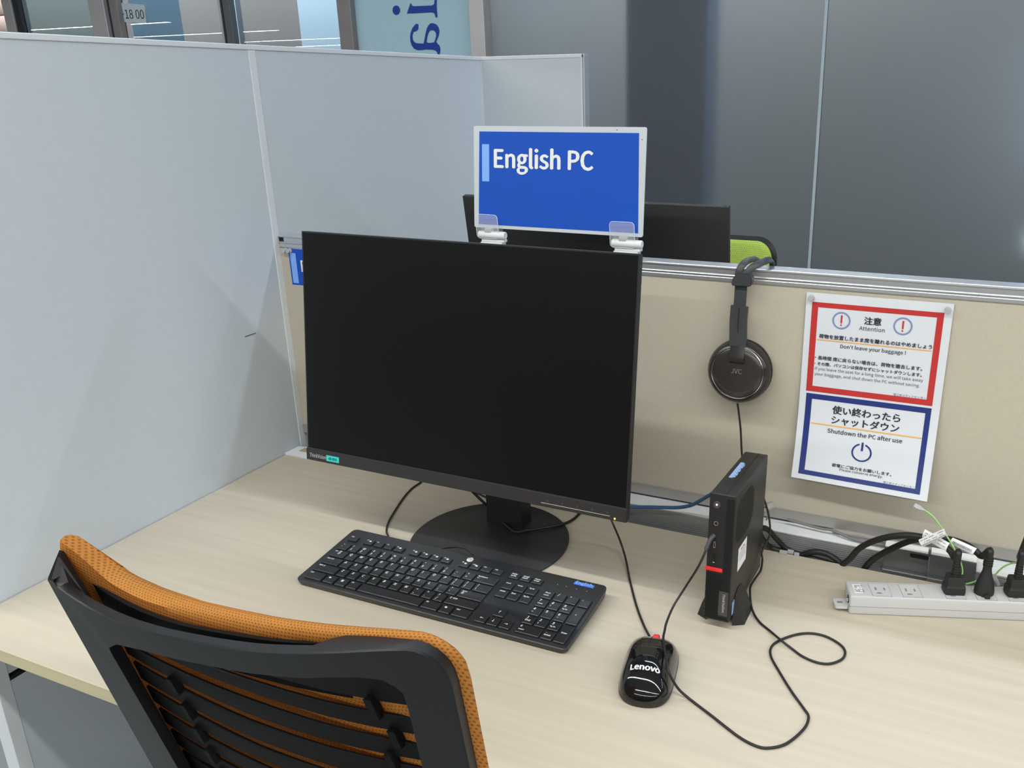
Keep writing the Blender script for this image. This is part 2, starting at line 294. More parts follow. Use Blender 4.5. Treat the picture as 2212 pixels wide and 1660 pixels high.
# measured cable paths, letter outlines and tag corners, in metres
D = {'mouse_cable': [(0.803, -0.22, 0.1297), (0.7705, -0.1339, 0.07), (0.7737, -0.1129, 0.03), (0.7893, -0.1288, 0.01), (0.8147, -0.1738, 0.0019), (0.8443, -0.2254, 0.0019), (0.8693, -0.2639, 0.003), (0.8865, -0.2904, 0.009), (0.895, -0.3013, 0.01)], 'hp_cable': [(0.9482, -0.2287, 0.131), (0.9459, -0.2358, 0.122), (0.939, -0.2458, 0.1), (0.9221, -0.2498, 0.065), (0.9124, -0.2672, 0.045), (0.9113, -0.2909, 0.035), (0.9138, -0.305, 0.033), (0.9178, -0.3217, 0.034), (0.9244, -0.3383, 0.036), (0.9327, -0.3568, 0.0375), (0.9411, -0.3749, 0.038), (0.9469, -0.3845, 0.036), (0.952, -0.3839, 0.025), (0.9586, -0.3808, 0.012), (0.9677, -0.3796, 0.004), (0.9784, -0.3837, 0.0019), (1.004, -0.3976, 0.0019), (1.0409, -0.4181, 0.0019), (1.0631, -0.4248, 0.0019), (1.0772, -0.4218, 0.0019), (1.0928, -0.4079, 0.0019), (1.1056, -0.3784, 0.0019), (1.107, -0.3565, 0.0019), (1.099, -0.3441, 0.0019), (1.0801, -0.3203, 0.0019), (1.059, -0.2902, 0.0019), (1.0423, -0.2636, 0.0019), (1.0385, -0.2436, 0.0019), (1.0462, -0.2248, 0.0019), (1.0628, -0.2053, 0.0019), (1.08, -0.1952, 0.0019), (1.0988, -0.1945, 0.0019), (1.1172, -0.2036, 0.0019), (1.1269, -0.2161, 0.0019), (1.1264, -0.2336, 0.0019), (1.1141, -0.2492, 0.0019), (1.0982, -0.2533, 0.0019), (1.0791, -0.2482, 0.0019), (1.063, -0.2374, 0.0019), (1.047, -0.2306, 0.006), (1.0264, -0.209, 0.0019), (1.0138, -0.199, 0.0019), (1.0031, -0.187, 0.003), (0.9945, -0.1723, 0.005), (0.9868, -0.1507, 0.007), (0.9815, -0.1302, 0.009), (0.9819, -0.1192, 0.011), (0.9844, -0.1008, 0.013), (0.9862, -0.0871, 0.015), (0.9834, -0.0666, 0.02), (0.9807, -0.0602, 0.03), (0.985, -0.03, 0.05), (0.965, 0.005, 0.085), (0.9293, 0.025, 0.1225), (0.9226, 0.028, 0.14), (0.9174, 0.033, 0.1803), (0.9128, 0.035, 0.2075), (0.9097, 0.036, 0.2229)], 'kb_cable1': [(0.5732, -0.2154, 0.014), (0.5748, -0.2192, 0.02), (0.5663, -0.2183, 0.026), (0.5544, -0.2195, 0.028), (0.5419, -0.2202, 0.026), (0.5227, -0.2168, 0.018), (0.513, -0.2216, 0.016)], 'kb_cable2': [(0.4228, -0.221, 0.014), (0.4044, -0.2025, 0.008), (0.3856, -0.1817, 0.0019), (0.3708, -0.157, 0.0019), (0.3579, -0.1247, 0.0019), (0.3402, -0.0733, 0.0019), (0.3316, -0.0361, 0.0019), (0.3313, -0.0098, 0.0019), (0.3324, 0.0383, 0.0019), (0.5, -0.02, 0.0019), (0.56, 0.005, 0.012)], 'mon_cable': [(0.4987, -0.1055, 0.07), (0.5014, -0.0911, 0.05), (0.5181, -0.0847, 0.03), (0.529, -0.0773, 0.015), (0.562, -0.0996, 0.01), (0.5909, -0.1151, 0.009), (0.6061, -0.1031, 0.009), (0.6294, -0.0843, 0.009), (0.6494, -0.0588, 0.007), (0.6535, -0.0312, 0.0019), (0.6547, -0.0099, 0.0019), (0.6544, 0.0134, 0.003)], 'lan': [(0.685, 0.0, 0.0206), (0.7168, 0.005, 0.0193), (0.7397, 0.008, 0.0234), (0.7681, 0.01, 0.0287), (0.7989, 0.01, 0.034), (0.826, 0.01, 0.0393), (0.8484, 0.005, 0.0501), (0.8672, -0.005, 0.067), (0.8863, -0.02, 0.087), (0.9081, -0.04, 0.1065)], 'tray_cable': [(0.9684, -0.03, 0.0446), (0.9714, -0.02, 0.0294), (0.9799, 0.0, 0.0061), (0.9988, 0.005, -0.001), (1.0235, 0.008, -0.0033), (1.0449, 0.008, 0.0069), (1.0631, 0.008, 0.0086), (1.0801, 0.006, 0.0032), (1.0938, 0.005, -0.007), (1.1056, 0.006, -0.0201)], 'c1': [(1.0861, 0.004, -0.0131), (1.092, -0.0012, 0.0008), (1.1021, -0.0063, 0.016), (1.1132, -0.0115, 0.0374), (1.131, -0.0167, 0.0561), (1.1534, -0.0218, 0.0713), (1.1775, -0.027, 0.082), (1.1983, -0.0322, 0.0862), (1.2182, -0.0373, 0.0866), (1.2354, -0.0425, 0.0793), (1.2436, -0.0477, 0.0716), (1.2471, -0.0528, 0.0637), (1.2459, -0.058, 0.0548)], 'c2': [(1.1195, 0.012, -0.0162), (1.1243, 0.0068, -0.0006), (1.1353, 0.0016, 0.0191), (1.1577, -0.0035, 0.043), (1.1796, -0.0087, 0.0625), (1.1973, -0.0139, 0.0737), (1.2273, -0.0191, 0.0834), (1.2515, -0.0243, 0.084), (1.2673, -0.0295, 0.0792), (1.277, -0.0346, 0.075), (1.2825, -0.0398, 0.0683), (1.2829, -0.045, 0.0604)], 'c3': [(1.3401, -0.005, 0.1382), (1.3323, -0.01, 0.1111), (1.3273, -0.015, 0.0885), (1.3243, -0.02, 0.0756), (1.3237, -0.025, 0.0659), (1.3234, -0.03, 0.0586)], 'wallc': [(0.9964, 0.04, 0.0379), (1.0254, 0.04, 0.0343), (1.0509, 0.038, 0.0331), (1.0691, 0.036, 0.0349), (1.094, 0.03, 0.0309), (1.1157, 0.028, 0.0294), (1.1471, 0.027, 0.0304), (1.1729, 0.025, 0.0293), (1.2068, 0.024, 0.0292), (1.2326, 0.024, 0.0331), (1.2558, 0.03, 0.032)], 'greyc': [(1.0678, 0.047, 0.0287), (1.0828, 0.045, 0.0301), (1.1102, 0.042, 0.0322), (1.1369, 0.04, 0.0317), (1.1715, 0.038, 0.0323), (1.1973, 0.034, 0.0338), (1.2238, 0.03, 0.0356)], 'gw1': [(1.1972, -0.035, 0.13), (1.2089, -0.0384, 0.1242), (1.2177, -0.0417, 0.116), (1.2284, -0.0451, 0.1031), (1.2394, -0.0485, 0.0888), (1.2488, -0.0519, 0.0744), (1.2536, -0.0553, 0.064), (1.255, -0.0586, 0.0573), (1.2539, -0.062, 0.0525)], 'gwcap': [(1.1839, -0.03, 0.1321), (1.1973, -0.035, 0.1293)], 'gw2': [(1.262, -0.0456, 0.034), (1.2692, -0.0457, 0.038), (1.2758, -0.0436, 0.042), (1.2839, -0.02, 0.0355), (1.2962, -0.02, 0.041), (1.3016, -0.02, 0.05), (1.3063, -0.02, 0.0566), (1.3126, -0.022, 0.0638), (1.3195, -0.026, 0.0695), (1.3255, -0.035, 0.0726)], 'gwcap2': [(1.2956, -0.02, 0.0413), (1.3039, -0.018, 0.0266)], 'tagA': [(1.2009, -0.036, 0.101), (1.2342, -0.05, 0.0938), (1.2312, -0.052, 0.0816), (1.1986, -0.036, 0.0875)], 'tagB': [(1.1945, -0.048, 0.0892), (1.2251, -0.056, 0.1171), (1.2305, -0.056, 0.1085), (1.2015, -0.048, 0.0798)], 'tagC': [(1.2375, -0.033, 0.0942), (1.2688, -0.047, 0.0916), (1.2648, -0.05, 0.0813), (1.234, -0.033, 0.0834)], 'earloop': [(0.9635, 0.0, 0.0717), (0.9714, 0.0, 0.0717), (0.9755, 0.0, 0.063), (0.9718, 0.0, 0.051)], 'greyplug': [(0.9617, 0.01, 0.0594), (0.9701, 0.02, 0.0643), (0.9737, 0.03, 0.0627)], 'wx': {15: -3.297, 32: -3.2386, 45: -3.1943, 205: -2.6766, 238: -2.5757, 246: -2.5515, 262: -2.5034, 483: -1.8811, 490: -1.8626, 505: -1.8232, 737: -1.2501, 765: -1.1853, 1026: -0.6221, 1058: -0.5576, 1788: 0.6919}, 'wx2': {-200: -4.8343, 0: -3.9848, 15: -3.9252, 45: -3.8077, 262: -3.0173, 393: -2.5854, 645: -1.8358, 650: -1.8219, 760: -1.5248}, 'wx3': {1365: -0.0517, 1536: 0.2617}, 'bandL': [(0.9061, 0.03, 0.4193), (0.9052, 0.032, 0.4272), (0.9079, 0.036, 0.437), (0.9117, 0.045, 0.4411), (0.9151, 0.065, 0.439), (0.9183, 0.088, 0.4308)], 'bandR': [(0.9123, 0.03, 0.4198), (0.9171, 0.032, 0.4267), (0.924, 0.036, 0.4333), (0.9339, 0.045, 0.4405), (0.9387, 0.062, 0.4419), (0.942, 0.082, 0.4377), (0.9409, 0.095, 0.4289)], 'refl': [((-13.48, -7.25, 1.93), (-12.25, -7.33, 1.93)), ((-16.76, -9.96, 1.93), (-13.83, -9.83, 1.93)), ((-13.99, -10.18, 1.93), (-12.67, -10.08, 1.93)), ((-16.91, -13.1, 1.93), (-13.83, -12.66, 1.93)), ((-17.08, -15.48, 1.93), (-16.26, -15.46, 1.93))], 'let_i': [(-0.934, 0.9776), (-0.9135, 1.014), (-0.907, 1.004), (-0.8979, 1.0019), (-0.8131, 1.001), (-0.8046, 1.0057), (-0.7993, 1.0251), (-0.7995, 1.0392), (-0.7934, 1.0389), (-0.7926, 1.0192), (-0.795, 0.9911), (-0.7941, 0.9584), (-0.8022, 0.9588), (-0.8054, 0.9717), (-0.8152, 0.9772), (-0.904, 0.9772)], 'let_dot': [(-0.9663, 0.9908), (-0.9673, 0.9865), (-0.9695, 0.9826), (-0.9726, 0.9792), (-0.9765, 0.9767), (-0.9809, 0.9752), (-0.9854, 0.9748), (-0.9899, 0.9756), (-0.9939, 0.9774), (-0.9973, 0.9802), (-0.9997, 0.9838), (-1.001, 0.988), (-1.0011, 0.9923), (-1.0, 0.9966), (-0.9979, 1.0006), (-0.9947, 1.0039), (-0.9908, 1.0064), (-0.9864, 1.0079), (-0.9819, 1.0082), (-0.9774, 1.0075), (-0.9734, 1.0056), (-0.9701, 1.0028), (-0.9677, 0.9992), (-0.9664, 0.9952)], 'let_a': [(-0.885, 0.9347), (-0.8871, 0.9203), (-0.8934, 0.9133), (-0.9029, 0.9116), (-0.9107, 0.9095), (-0.9163, 0.898), (-0.9174, 0.8864), (-0.9139, 0.876), (-0.9052, 0.869), (-0.8922, 0.8665), (-0.8661, 0.8649), (-0.8587, 0.8845), (-0.8534, 0.9017), (-0.8462, 0.9188), (-0.8378, 0.9301), (-0.828, 0.9369), (-0.8168, 0.9379), (-0.8026, 0.9331), (-0.7934, 0.9241), (-0.7898, 0.9111), (-0.7921, 0.8968), (-0.7995, 0.8826), (-0.8079, 0.8713), (-0.8031, 0.863), (-0.7944, 0.8564), (-0.7906, 0.8447), (-0.793, 0.8302), (-0.7972, 0.8236), (-0.8035, 0.8237), (-0.8065, 0.832), (-0.8119, 0.838), (-0.8271, 0.8422), (-0.8568, 0.8436), (-0.8795, 0.8418), (-0.8983, 0.8423), (-0.9129, 0.848), (-0.9231, 0.8601), (-0.9273, 0.8749), (-0.9277, 0.8896), (-0.9244, 0.9041), (-0.9151, 0.9213), (-0.9048, 0.9311), (-0.8947, 0.9379), (-0.8873, 0.9377)], 'let_hole': [(-0.8523, 0.8727), (-0.8484, 0.8871), (-0.8422, 0.9014), (-0.834, 0.9112), (-0.8226, 0.9137), (-0.8119, 0.9104), (-0.8053, 0.9016), (-0.8052, 0.89), (-0.8111, 0.8772), (-0.8167, 0.8678), (-0.8361, 0.8663), (-0.8516, 0.8683)], 'sticker': [(-2.5327, 1.84, 1.0907), (-2.3578, 1.84, 1.073), (-2.3657, 1.84, 0.9957), (-2.534, 1.84, 1.008)], 'green': [(0.6364, 1.0, 0.3009), (0.7063, 1.0, 0.3014), (0.731, 1.0, 0.2921), (0.7421, 1.0, 0.2651)]}
# ------------------------------------------------------------------ the room
ZF = -0.72
def struct(name, bm, m, parent=None, smooth=0, label=None):
    o = obj(name, bm, m, parent, smooth)
    if not parent: o['kind'] = 'structure'
    if label: o['label'] = label
    return o
struct('floor', bx((-20, -18, ZF - 0.05), (12, 5, ZF)), 'floor')
struct('ceiling', bx((-20, -18, ZC), (12, 5, ZC + 0.05)), 'ceil')
struct('wall_front', bx((-20, -18.1, ZF), (12, -18, ZC)), 'wallw')
struct('wall_left', bx((-20.1, -18, ZF), (-20, 5, ZC)), 'wallw')
struct('wall_right', bx((12, -18, ZF), (12.1, 5, ZC)), 'wallw')
M['corr'] = mat('corridor_wall_paint', (0.36, 0.345, 0.32), 0.85, var=0.02, vscale=2)
struct('wall_corridor', bx((-20, 4.95, ZF), (12, 5.05, ZC)), 'corr')
# glazed wall of the corridor: posts, clear panes, the printed pane and two frosted panes
GY = 1.85
M['frostglass'] = mat('frosted_glass', (0.72, 0.77, 0.79), 0.40, trans=0.92, ior=1.25, var=0.004, spec=0.3)
M['clearglass'] = mat('clear_glass', (0.93, 0.97, 0.97), 0.0, trans=1.0, ior=1.5, var=0.0)
M['printglass'] = mat('pale_blue_film_glass', (0.38, 0.54, 0.59), 0.35, var=0.01)
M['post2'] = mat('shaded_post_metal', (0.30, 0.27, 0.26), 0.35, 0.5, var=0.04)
M['darkgap'] = mat('dark_rubber_gasket', (0.025, 0.028, 0.032), 0.6)
def gl(name, x0, x1, m, y0=GY, y1=GY + 0.012, z0=ZF, z1=ZC, label=None, parent=None, bev=0):
    return struct(name, bx((x0, y0, z0), (x1, y1, z1), bev), m, parent, 0, label)
w1 = struct('window_1', bx((-0.556, GY, ZF), (0.6845, GY + 0.012, ZC)), 'frostglass', label='frosted glass pane behind the desks, next to the steel post')
w2 = struct('window_2', bx((0.6945, GY, ZF), (12, GY + 0.012, ZC)), 'frostglass', label='frosted glass pane behind the power strip end of the desks')
struct('trim_1', bx((0.6845, GY - 0.002, ZF), (0.6945, GY + 0.013, ZC)), mat('silicone_joint', (0.42, 0.50, 0.54), 0.5), label='pale vertical joint between the two frosted panes')
struct('trim_2', bx((-0.622, GY - 0.05, ZF), (-0.5576, GY + 0.05, ZC), 0.002), 'steel', label='brushed steel post beside the lettered pane')
w3 = struct('window_3', bx((-1.185, GY, ZF), (-0.622, GY + 0.012, ZC)), 'printglass', label='pale blue film pane with mirrored navy lettering')
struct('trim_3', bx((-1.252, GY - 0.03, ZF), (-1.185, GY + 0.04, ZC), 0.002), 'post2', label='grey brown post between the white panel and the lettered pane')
w4 = struct('window_4', bx((-1.823, GY, ZF), (-1.252, GY + 0.008, ZC)), 'clearglass', label='clear glass pane with a pale panel behind')
t4 = struct('trim_4', bx((-1.8626, GY - 0.03, ZF), (-1.8232, GY + 0.04, ZC), 0.002), 'bracket', label='narrow dark steel mullion of the glass wall')
struct('gasket', bx((-1.8726, GY - 0.031, ZF), (-1.8636, GY + 0.03, ZC)), 'darkgap', t4)
struct('edge_strip', bx((-1.8870, GY - 0.032, ZF), (-1.8736, GY + 0.03, ZC)), 'steel', t4)
d1 = struct('door_1', bx((-2.5034, GY, ZF), (-1.888, GY + 0.008, ZC)), 'clearglass', label='clear glass door with a sticker of opening hours')
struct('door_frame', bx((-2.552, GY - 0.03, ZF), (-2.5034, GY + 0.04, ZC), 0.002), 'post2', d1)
struct('gasket', bx((-2.578, GY - 0.02, ZF), (-2.553, GY + 0.03, ZC)), 'darkgap', d1)
struct('trim_5', bx((-2.677, GY - 0.04, ZF), (-2.5765, GY + 0.04, ZC), 0.003), 'steel', label='wide steel post beside the glass door')
w5 = struct('window_5', bx((-3.195, GY, ZF), (-2.677, GY + 0.008, ZC)), 'clearglass', label='clear glass pane showing a grey green wall')
struct('trim_6', bx((-3.30, GY - 0.03, ZF), (-3.235, GY + 0.04, ZC), 0.002), 'steel', label='slim steel post near the beige tiles')
struct('trim_7', bx((-3.235, GY - 0.02, ZF), (-3.195, GY + 0.03, ZC)), 'darkgap', label='dark gasket beside the slim steel post')
struct('window_6', bx((-9, GY, ZF), (-3.30, GY + 0.008, ZC)), 'clearglass', label='clear glass pane before the beige tiled wall')
# what stands behind the clear panes
def back(name, x0, x1, col, y=2.25, kind='structure', label=None, z1=ZC):
    m = mat(name + '_paint', col, 0.7, var=0.05, vscale=1.2)
    o = obj(name, bx((x0, y, ZF), (x1, y + 0.05, z1)), m, None, 0); o['kind'] = kind
    if label: o['label'] = label
    return o
back('wall_tiled', -9, -3.90, (0.62, 0.50, 0.40), label='beige tiled wall seen through the glass')
back('wall_green', -3.90, -3.02, (0.14, 0.165, 0.145), label='grey green wall seen through the glass')
back('wall_teal', -3.02, -2.585, (0.06, 0.12, 0.16), label='dark teal wall panel behind the glass door')
back('wall_grey', -2.585, -1.83, (0.27, 0.25, 0.22), label='warm grey wall seen through the glass')
back('wall_pale', -1.83, -1.35, (0.50, 0.66, 0.72), label='pale bluish white panel seen through the glass')
for i in range(6):                                                    # tile courses of the beige wall
    for k in range(3):
        o = obj('tile', bx((-4.5 + k * 0.2, 2.238, 0.62 + i * 0.10), (-4.305 + k * 0.2, 2.25, 0.715 + i * 0.10), 0.002), mat('beige_tile', (0.60 + 0.03 * k, 0.46, 0.36 - 0.02 * (i % 2)), 0.4), bpy.data.objects['wall_tiled'])
# behind the frosted panes: a slate blue column, a grey wall, added glow panels
M['slate'] = mat('slate_blue_column', (0.035, 0.115, 0.22), 0.6, var=0.02)
o = struct('trim_8', bx((-0.045, 1.95, ZF), (0.262, 2.10, ZC)), 'slate', label='dark slate blue column blurred behind the frosted glass')
o = back('wall_hall', -1.35, 12, (0.30, 0.285, 0.27), 2.75, label='grey hall wall blurred behind the frosted glass')
M['lit'] = mat('bluish_panel_glow', (0.7, 0.8, 0.95), 0.5, emit=(0.62, 0.78, 1.0, 2.1))  # emission of the upper added panel
M['lit2'] = mat('white_panel_glow', (0.8, 0.9, 0.9), 0.5, emit=(0.8, 1.0, 0.95, 2.0))  # emission of the lower added panel
o = struct('glow_panel_1', bx((1.40, 2.20, 0.42), (2.3, 2.22, 0.98), 0.0), 'lit', label='bluish glowing panel added behind the frosted glass')  # added glowing panel, makes the bright smear in the frosted pane
o = struct('glow_panel_2', bx((1.40, 2.20, 0.13), (2.3, 2.22, 0.19), 0.0), 'lit2', label='low white glowing panel added behind the frosted glass')  # second added glowing panel, for the low whitish spot

# mirrored serif lettering printed on the film pane
def poly_obj(name, pts2, m, y, th=0.0015, parent=None, hole=None):
    bm = new()
    def loop(P): 
        vs = [bm.verts.new((a, y, b)) for a, b in P]
        return [bm.edges.new((vs[i], vs[(i + 1) % len(vs)])) for i in range(len(vs))]
    es = loop(pts2) + (loop(hole) if hole else [])
    bmesh.ops.triangle_fill(bm, use_beauty=True, edges=es, normal=(0, -1, 0))
    r = bmesh.ops.extrude_face_region(bm, geom=bm.faces[:])
    bmesh.ops.translate(bm, vec=(0, th, 0), verts=[v for v in r['geom'] if isinstance(v, bmesh.types.BMVert)])
    return obj(name, bm, m, parent, 0)
M['navy2'] = mat('navy_vinyl_letter', srgb(24, 56, 140), 0.4)
poly_obj('letter', D['let_i'], 'navy2', GY - 0.0025, 0.002, w3)
poly_obj('letter_dot', D['let_dot'], 'navy2', GY - 0.0025, 0.002, w3)
poly_obj('letter', D['let_a'], 'navy2', GY - 0.0025, 0.002, w3, D['let_hole'])
# the opening-hours sticker on the glass door
st = D['sticker']
bm = new(); vs = [bm.verts.new((q[0], GY - 0.003, q[2])) for q in st]; bm.faces.new(vs)
r = bmesh.ops.extrude_face_region(bm, geom=bm.faces[:]); bmesh.ops.translate(bm, vec=(0, 0.002, 0), verts=[v for v in r['geom'] if isinstance(v, bmesh.types.BMVert)])
o = obj('hours_sticker', bm, mat('white_film_sticker', (0.52, 0.60, 0.61), 0.5), d1, 0)
sx = st[0][0]
obj('hours_text', text_bm('~18 00', 0.034, lambda x, y: (sx + 0.012 + x, GY - 0.0042, 1.022 + y - x * 0.05), width=0.15, bold=0.0), 'ink', o, 0)

# ------------------------------------------------------------------ strip lamp housings
for i, (rx, ry) in enumerate(LAMPS + FAR):
    if -4.2 < rx < 4 and ry > -2:
        o = obj('strip_lamp', bx((rx - 1.22, ry - 0.05, ZC - 0.03), (rx + 1.22, ry + 0.05, ZC - 0.0005), 0.004), 'whitepl', None, 0)
        tag(o, 'white ceiling strip lamp housing in the long rows above the desks', 'lamp', 'ceiling strip lamps')

# ------------------------------------------------------------------ tall grey partition
pt = thing('tall_partition', 'tall pale grey partition with white posts running along the end of the desks', 'partition', (0, 0.05, ZF))
def ch(name, bm, m, parent, smooth=0, label=None):
    o = obj(name, bm, m, parent, smooth)
    bpy.context.view_layer.update()
    o.matrix_parent_inverse = Matrix.Translation(-Vector(parent.location)) if parent.rotation_euler[:] == (0, 0, 0) and parent.parent is None else o.matrix_parent_inverse
    if label: o['label'] = label
    return o
HT = 0.7694
ch('panel', bx((-0.028, -0.5795, -0.112), (-0.0008, 0.0463, HT - 0.009), 0.0), 'part', pt)
ch('panel', bx((-0.028, -0.5795, ZF + 0.06), (-0.0008, 0.0463, -0.118), 0.0), 'part', pt)
ch('panel', bx((-0.028, 0.0623, ZF + 0.06), (-0.0008, 0.8327, HT - 0.009), 0.0), 'part', pt)
ch('panel', bx((0.004, 0.8330, ZF + 0.06), (0.2835, 0.860, HT - 0.009), 0.0), 'part', pt)
ch('post', bx((-0.029, -0.5995, ZF), (0.0, -0.5795, HT), 0.001), 'cap', pt)
ch('post', bx((-0.029, 0.0463, ZF), (0.0006, 0.0623, HT - 0.009), 0.001), 'cap', pt)
ch('post', bx((-0.029, 0.8327, ZF), (0.004, 0.862, HT - 0.009), 0.001), 'cap', pt)
ch('post', bx((0.2835, 0.8320, ZF), (0.2870, 0.862, HT), 0.0008), 'cap', pt)
ch('post', bx((0.2875, 0.836, ZF), (0.2925, 0.862, HT - 0.001), 0.0008), 'alu', pt)
ch('cap_rail', bx((-0.030, -0.5995, HT - 0.0088), (0.001, 0.8330, HT), 0.0012), 'cap', pt)
ch('cap_rail', bx((0.001, 0.8315, HT - 0.0088), (0.2870, 0.863, HT), 0.0012), 'cap', pt)
ch('foot_rail', bx((-0.028, -0.5795, ZF), (-0.0004, 0.8327, ZF + 0.06), 0.001), 'cap', pt)
ch('slot', bx((-0.02, -0.5795, -0.1235), (-0.0002, -0.30, -0.1175)), 'hole', pt)
bm = new()
for k in range(14): box(bm, (0.0, -0.548 + k * 0.003, -0.1335), (0.0004, -0.5465 + k * 0.003, -0.131))
ch('maker_print', bm, 'inkg', pt)
# scuffs on the panel
bm = new()
for a, b, c, d in ((-0.055, 0.262, -0.028, 0.259), (-0.040, 0.2575, -0.033, 0.2565)): box(bm, (-0.0009, a, d), (-0.0006, c, b - 0.001))
ch('scuff_mark', bm, 'inkg', pt)

# ------------------------------------------------------------------ low beige screen with aluminium rails
sc = thing('desk_screen', 'low beige fabric screen with aluminium rails between facing desks', 'screen', (1.2, 0.074, ZF))
X0, X1 = 0.001, 2.4
prof = [(.0590, .4309), (.0578, .4303), (.0576, .4292), (.0580, .4280), (.0600, .4272), (.0600, .4192), (.0580, .4186), (.0576, .4178), (.0580, .4170), (.0597, .4166), (.0597, .4150), (.0580, .4146), (.0576, .4138), (.0576, .4090), (.0582, .4086), (.0630, .4086), (.0890, .4086), (.0900, .4095), (.0900, .4300), (.0890, .4309)]
ch('top_rail', prism(prof, X0, X1, 'x'), 'alu', sc)
ch('rail_end_gap', bx((X0 - 0.0003, .0598, .4195), (X0 + 0.011, .0605, .4270)), 'hole', sc)  # dark box painted as the shaded gap at the end of the channel
ch('fabric_panel', bx((X0, .0600, .0440), (X1, .0880, .4088)), 'tan', sc)
ch('bottom_rail', prism([(.0576, .0443), (.0576, .0270), (.0584, .0262), (.0880, .0262), (.0880, .0443)], X0, X1, 'x'), mat('warm_grey_aluminium', (0.40, 0.385, 0.37), 0.4, 0.4, var=0.03), sc)
ch('lower_panel', bx((X0, .0760, -0.40), (X1, .0840, .0262)), 'part', sc)
ch('foot', bx((0.02, .064, ZF), (0.06, .084, -0.40), .001), 'cap', sc)
ch('foot', bx((2.34, .064, ZF), (2.38, .084, -0.40), .001), 'cap', sc)
# ribbed cable rail behind the desk
cr = thing('cable_rail', 'ribbed aluminium cable rail in the gap behind the desk', 'rail', (1.2, 0.03, -0.05))
def ribbed(x0, x1, groove):
    pr = [(.0570, .0236)]
    if groove:
        y = .0560
        while y > .016: pr += [(y, .0236), (y - .0030, .0236), (y - .0034, .0226), (y - .0046, .0226)]; y -= .0050
        yf = .0125
    else: yf = .0210
    pr += [(yf + .001, .0236), (yf, .0226)]; z = .0215
    while z > -.055: pr += [(yf, z), (yf, z - .0014), (yf + .0011, z - .0018), (yf + .0011, z - .0030)]; z -= .0034
    pr += [(yf + .004, z), (.0570, z)]
    return prism(pr, x0, x1, 'x')
ch('ribbed_profile', ribbed(0.09, 1.147, 0), 'alud', cr)
ch('ribbed_profile', ribbed(1.275, 2.38, 1), 'alud', cr)
ch('ledge', bx((0.09, .0215, .0232), (1.147, .0570, .0246), .0004), 'aluw', cr)
bm = new(); y = .0560
while y > .016: box(bm, (1.275, y - .0032, .0236), (2.38, y, .0246)); y -= .0050
ch('grooved_ledge', bm, 'aluw', cr)
ch('support_arm', bx((0.30, .03, -0.12), (0.34, .0755, -.06)), 'bracket', cr)
ch('support_arm', bx((2.00, .03, -0.12), (2.04, .0755, -.06)), 'bracket', cr)
ep = obj('end_plate', prism([(-.001, .0025), (.062, .0020), (.082, .045), (.030, .045), (.0, .040)], -.0045, .0025), 'aluw', None, 0)
tag(ep, 'silver metal end plate in the corner behind the monitor', 'plate')
obj('masking_tape', bx((.018, .020, .0025), (.042, .038, .0029)), mat('yellowed_tape', (0.50, 0.40, 0.27), 0.6), ep, 0)
# dark steel bracket clamped on the rail
bk = thing('cable_bracket', 'dark grey steel channel bracket clamped on the cable rail behind the power strip', 'bracket', (1.21, 0.02, 0.0))
ch('channel', prism([(.0240, .0375), (.0115, .0375), (.0105, .0368), (.0095, .0045), (.0040, .0030), (.0040, -.020), (.0055, -.020), (.0055, .0020), (.0110, .0036), (.0120, .0355), (.0240, .0358)], 1.1485, 1.2108, 'x'), 'bracket', bk)
ch('channel', prism([(.0245, .0395), (.0085, .0395), (.0070, .0386), (.0062, .0060), (.0010, .0045), (.0010, -.020), (.0026, -.020), (.0026, .0034), (.0078, .0050), (.0086, .0372), (.0245, .0378)], 1.2112, 1.2740, 'x'), 'bracket', bk)
ch('slot_hole', prism(rrect(1.184, .0285, 1.2098, .0350, .003), .0096, .0125, 'y'), 'hole', bk)
ch('top_flange', bx((1.1485, .0118, .0376), (1.2085, .030, .0384)), 'aluw', bk)
ch('top_flange', bx((1.2125, .0090, .0396), (1.2738, .030, .0404)), 'aluw', bk)
ch('edge_fold', bx((1.1486, .0036, .0030), (1.2107, .0042, .0040)), 'alu', bk)
ch('edge_fold', bx((1.2113, .0006, .0045), (1.2739, .0012, .0054)), 'alu', bk)

# ------------------------------------------------------------------ desks
def desk(loc, label, x0, x1, y0, y1, legs):
    t = thing('desk', label, 'desk', loc)
    ch('desktop', bx((x0, y0 + .0012, -.0196), (x1, y1, 0), .0006), 'wood', t)
    ch('edge_band', bx((x0, y0, -.0196), (x1, y0 + .0014, -.0003), .0004), 'wood_edge', t)
    for a in legs:
        ch('leg', bx((a, y0 + .05, ZF), (a + .05, y0 + .09, -.0196), .002), 'cap', t)
        ch('leg', bx((a, y1 - .09, ZF), (a + .05, y1 - .05, -.0196), .002), 'cap', t)
        ch('side_rail', bx((a + .01, y0 + .09, -.06), (a + .04, y1 - .09, -.0196), .001), 'cap', t)
    ch('cross_rail', bx((legs[0] + .05, y1 - .10, -.055), (legs[-1], y1 - .07, -.0196), .001), 'cap', t)
    return t
desk((1.0, -.3, ZF), 'pale maple desk in front of the beige screen', .0012, 2.0, -.6368, 0, (.55, 1.9))
desk((1.0, .5, ZF), 'maple desk on the far side of the beige screen', .012, 2.0, .150, .790, (.10, 1.9))
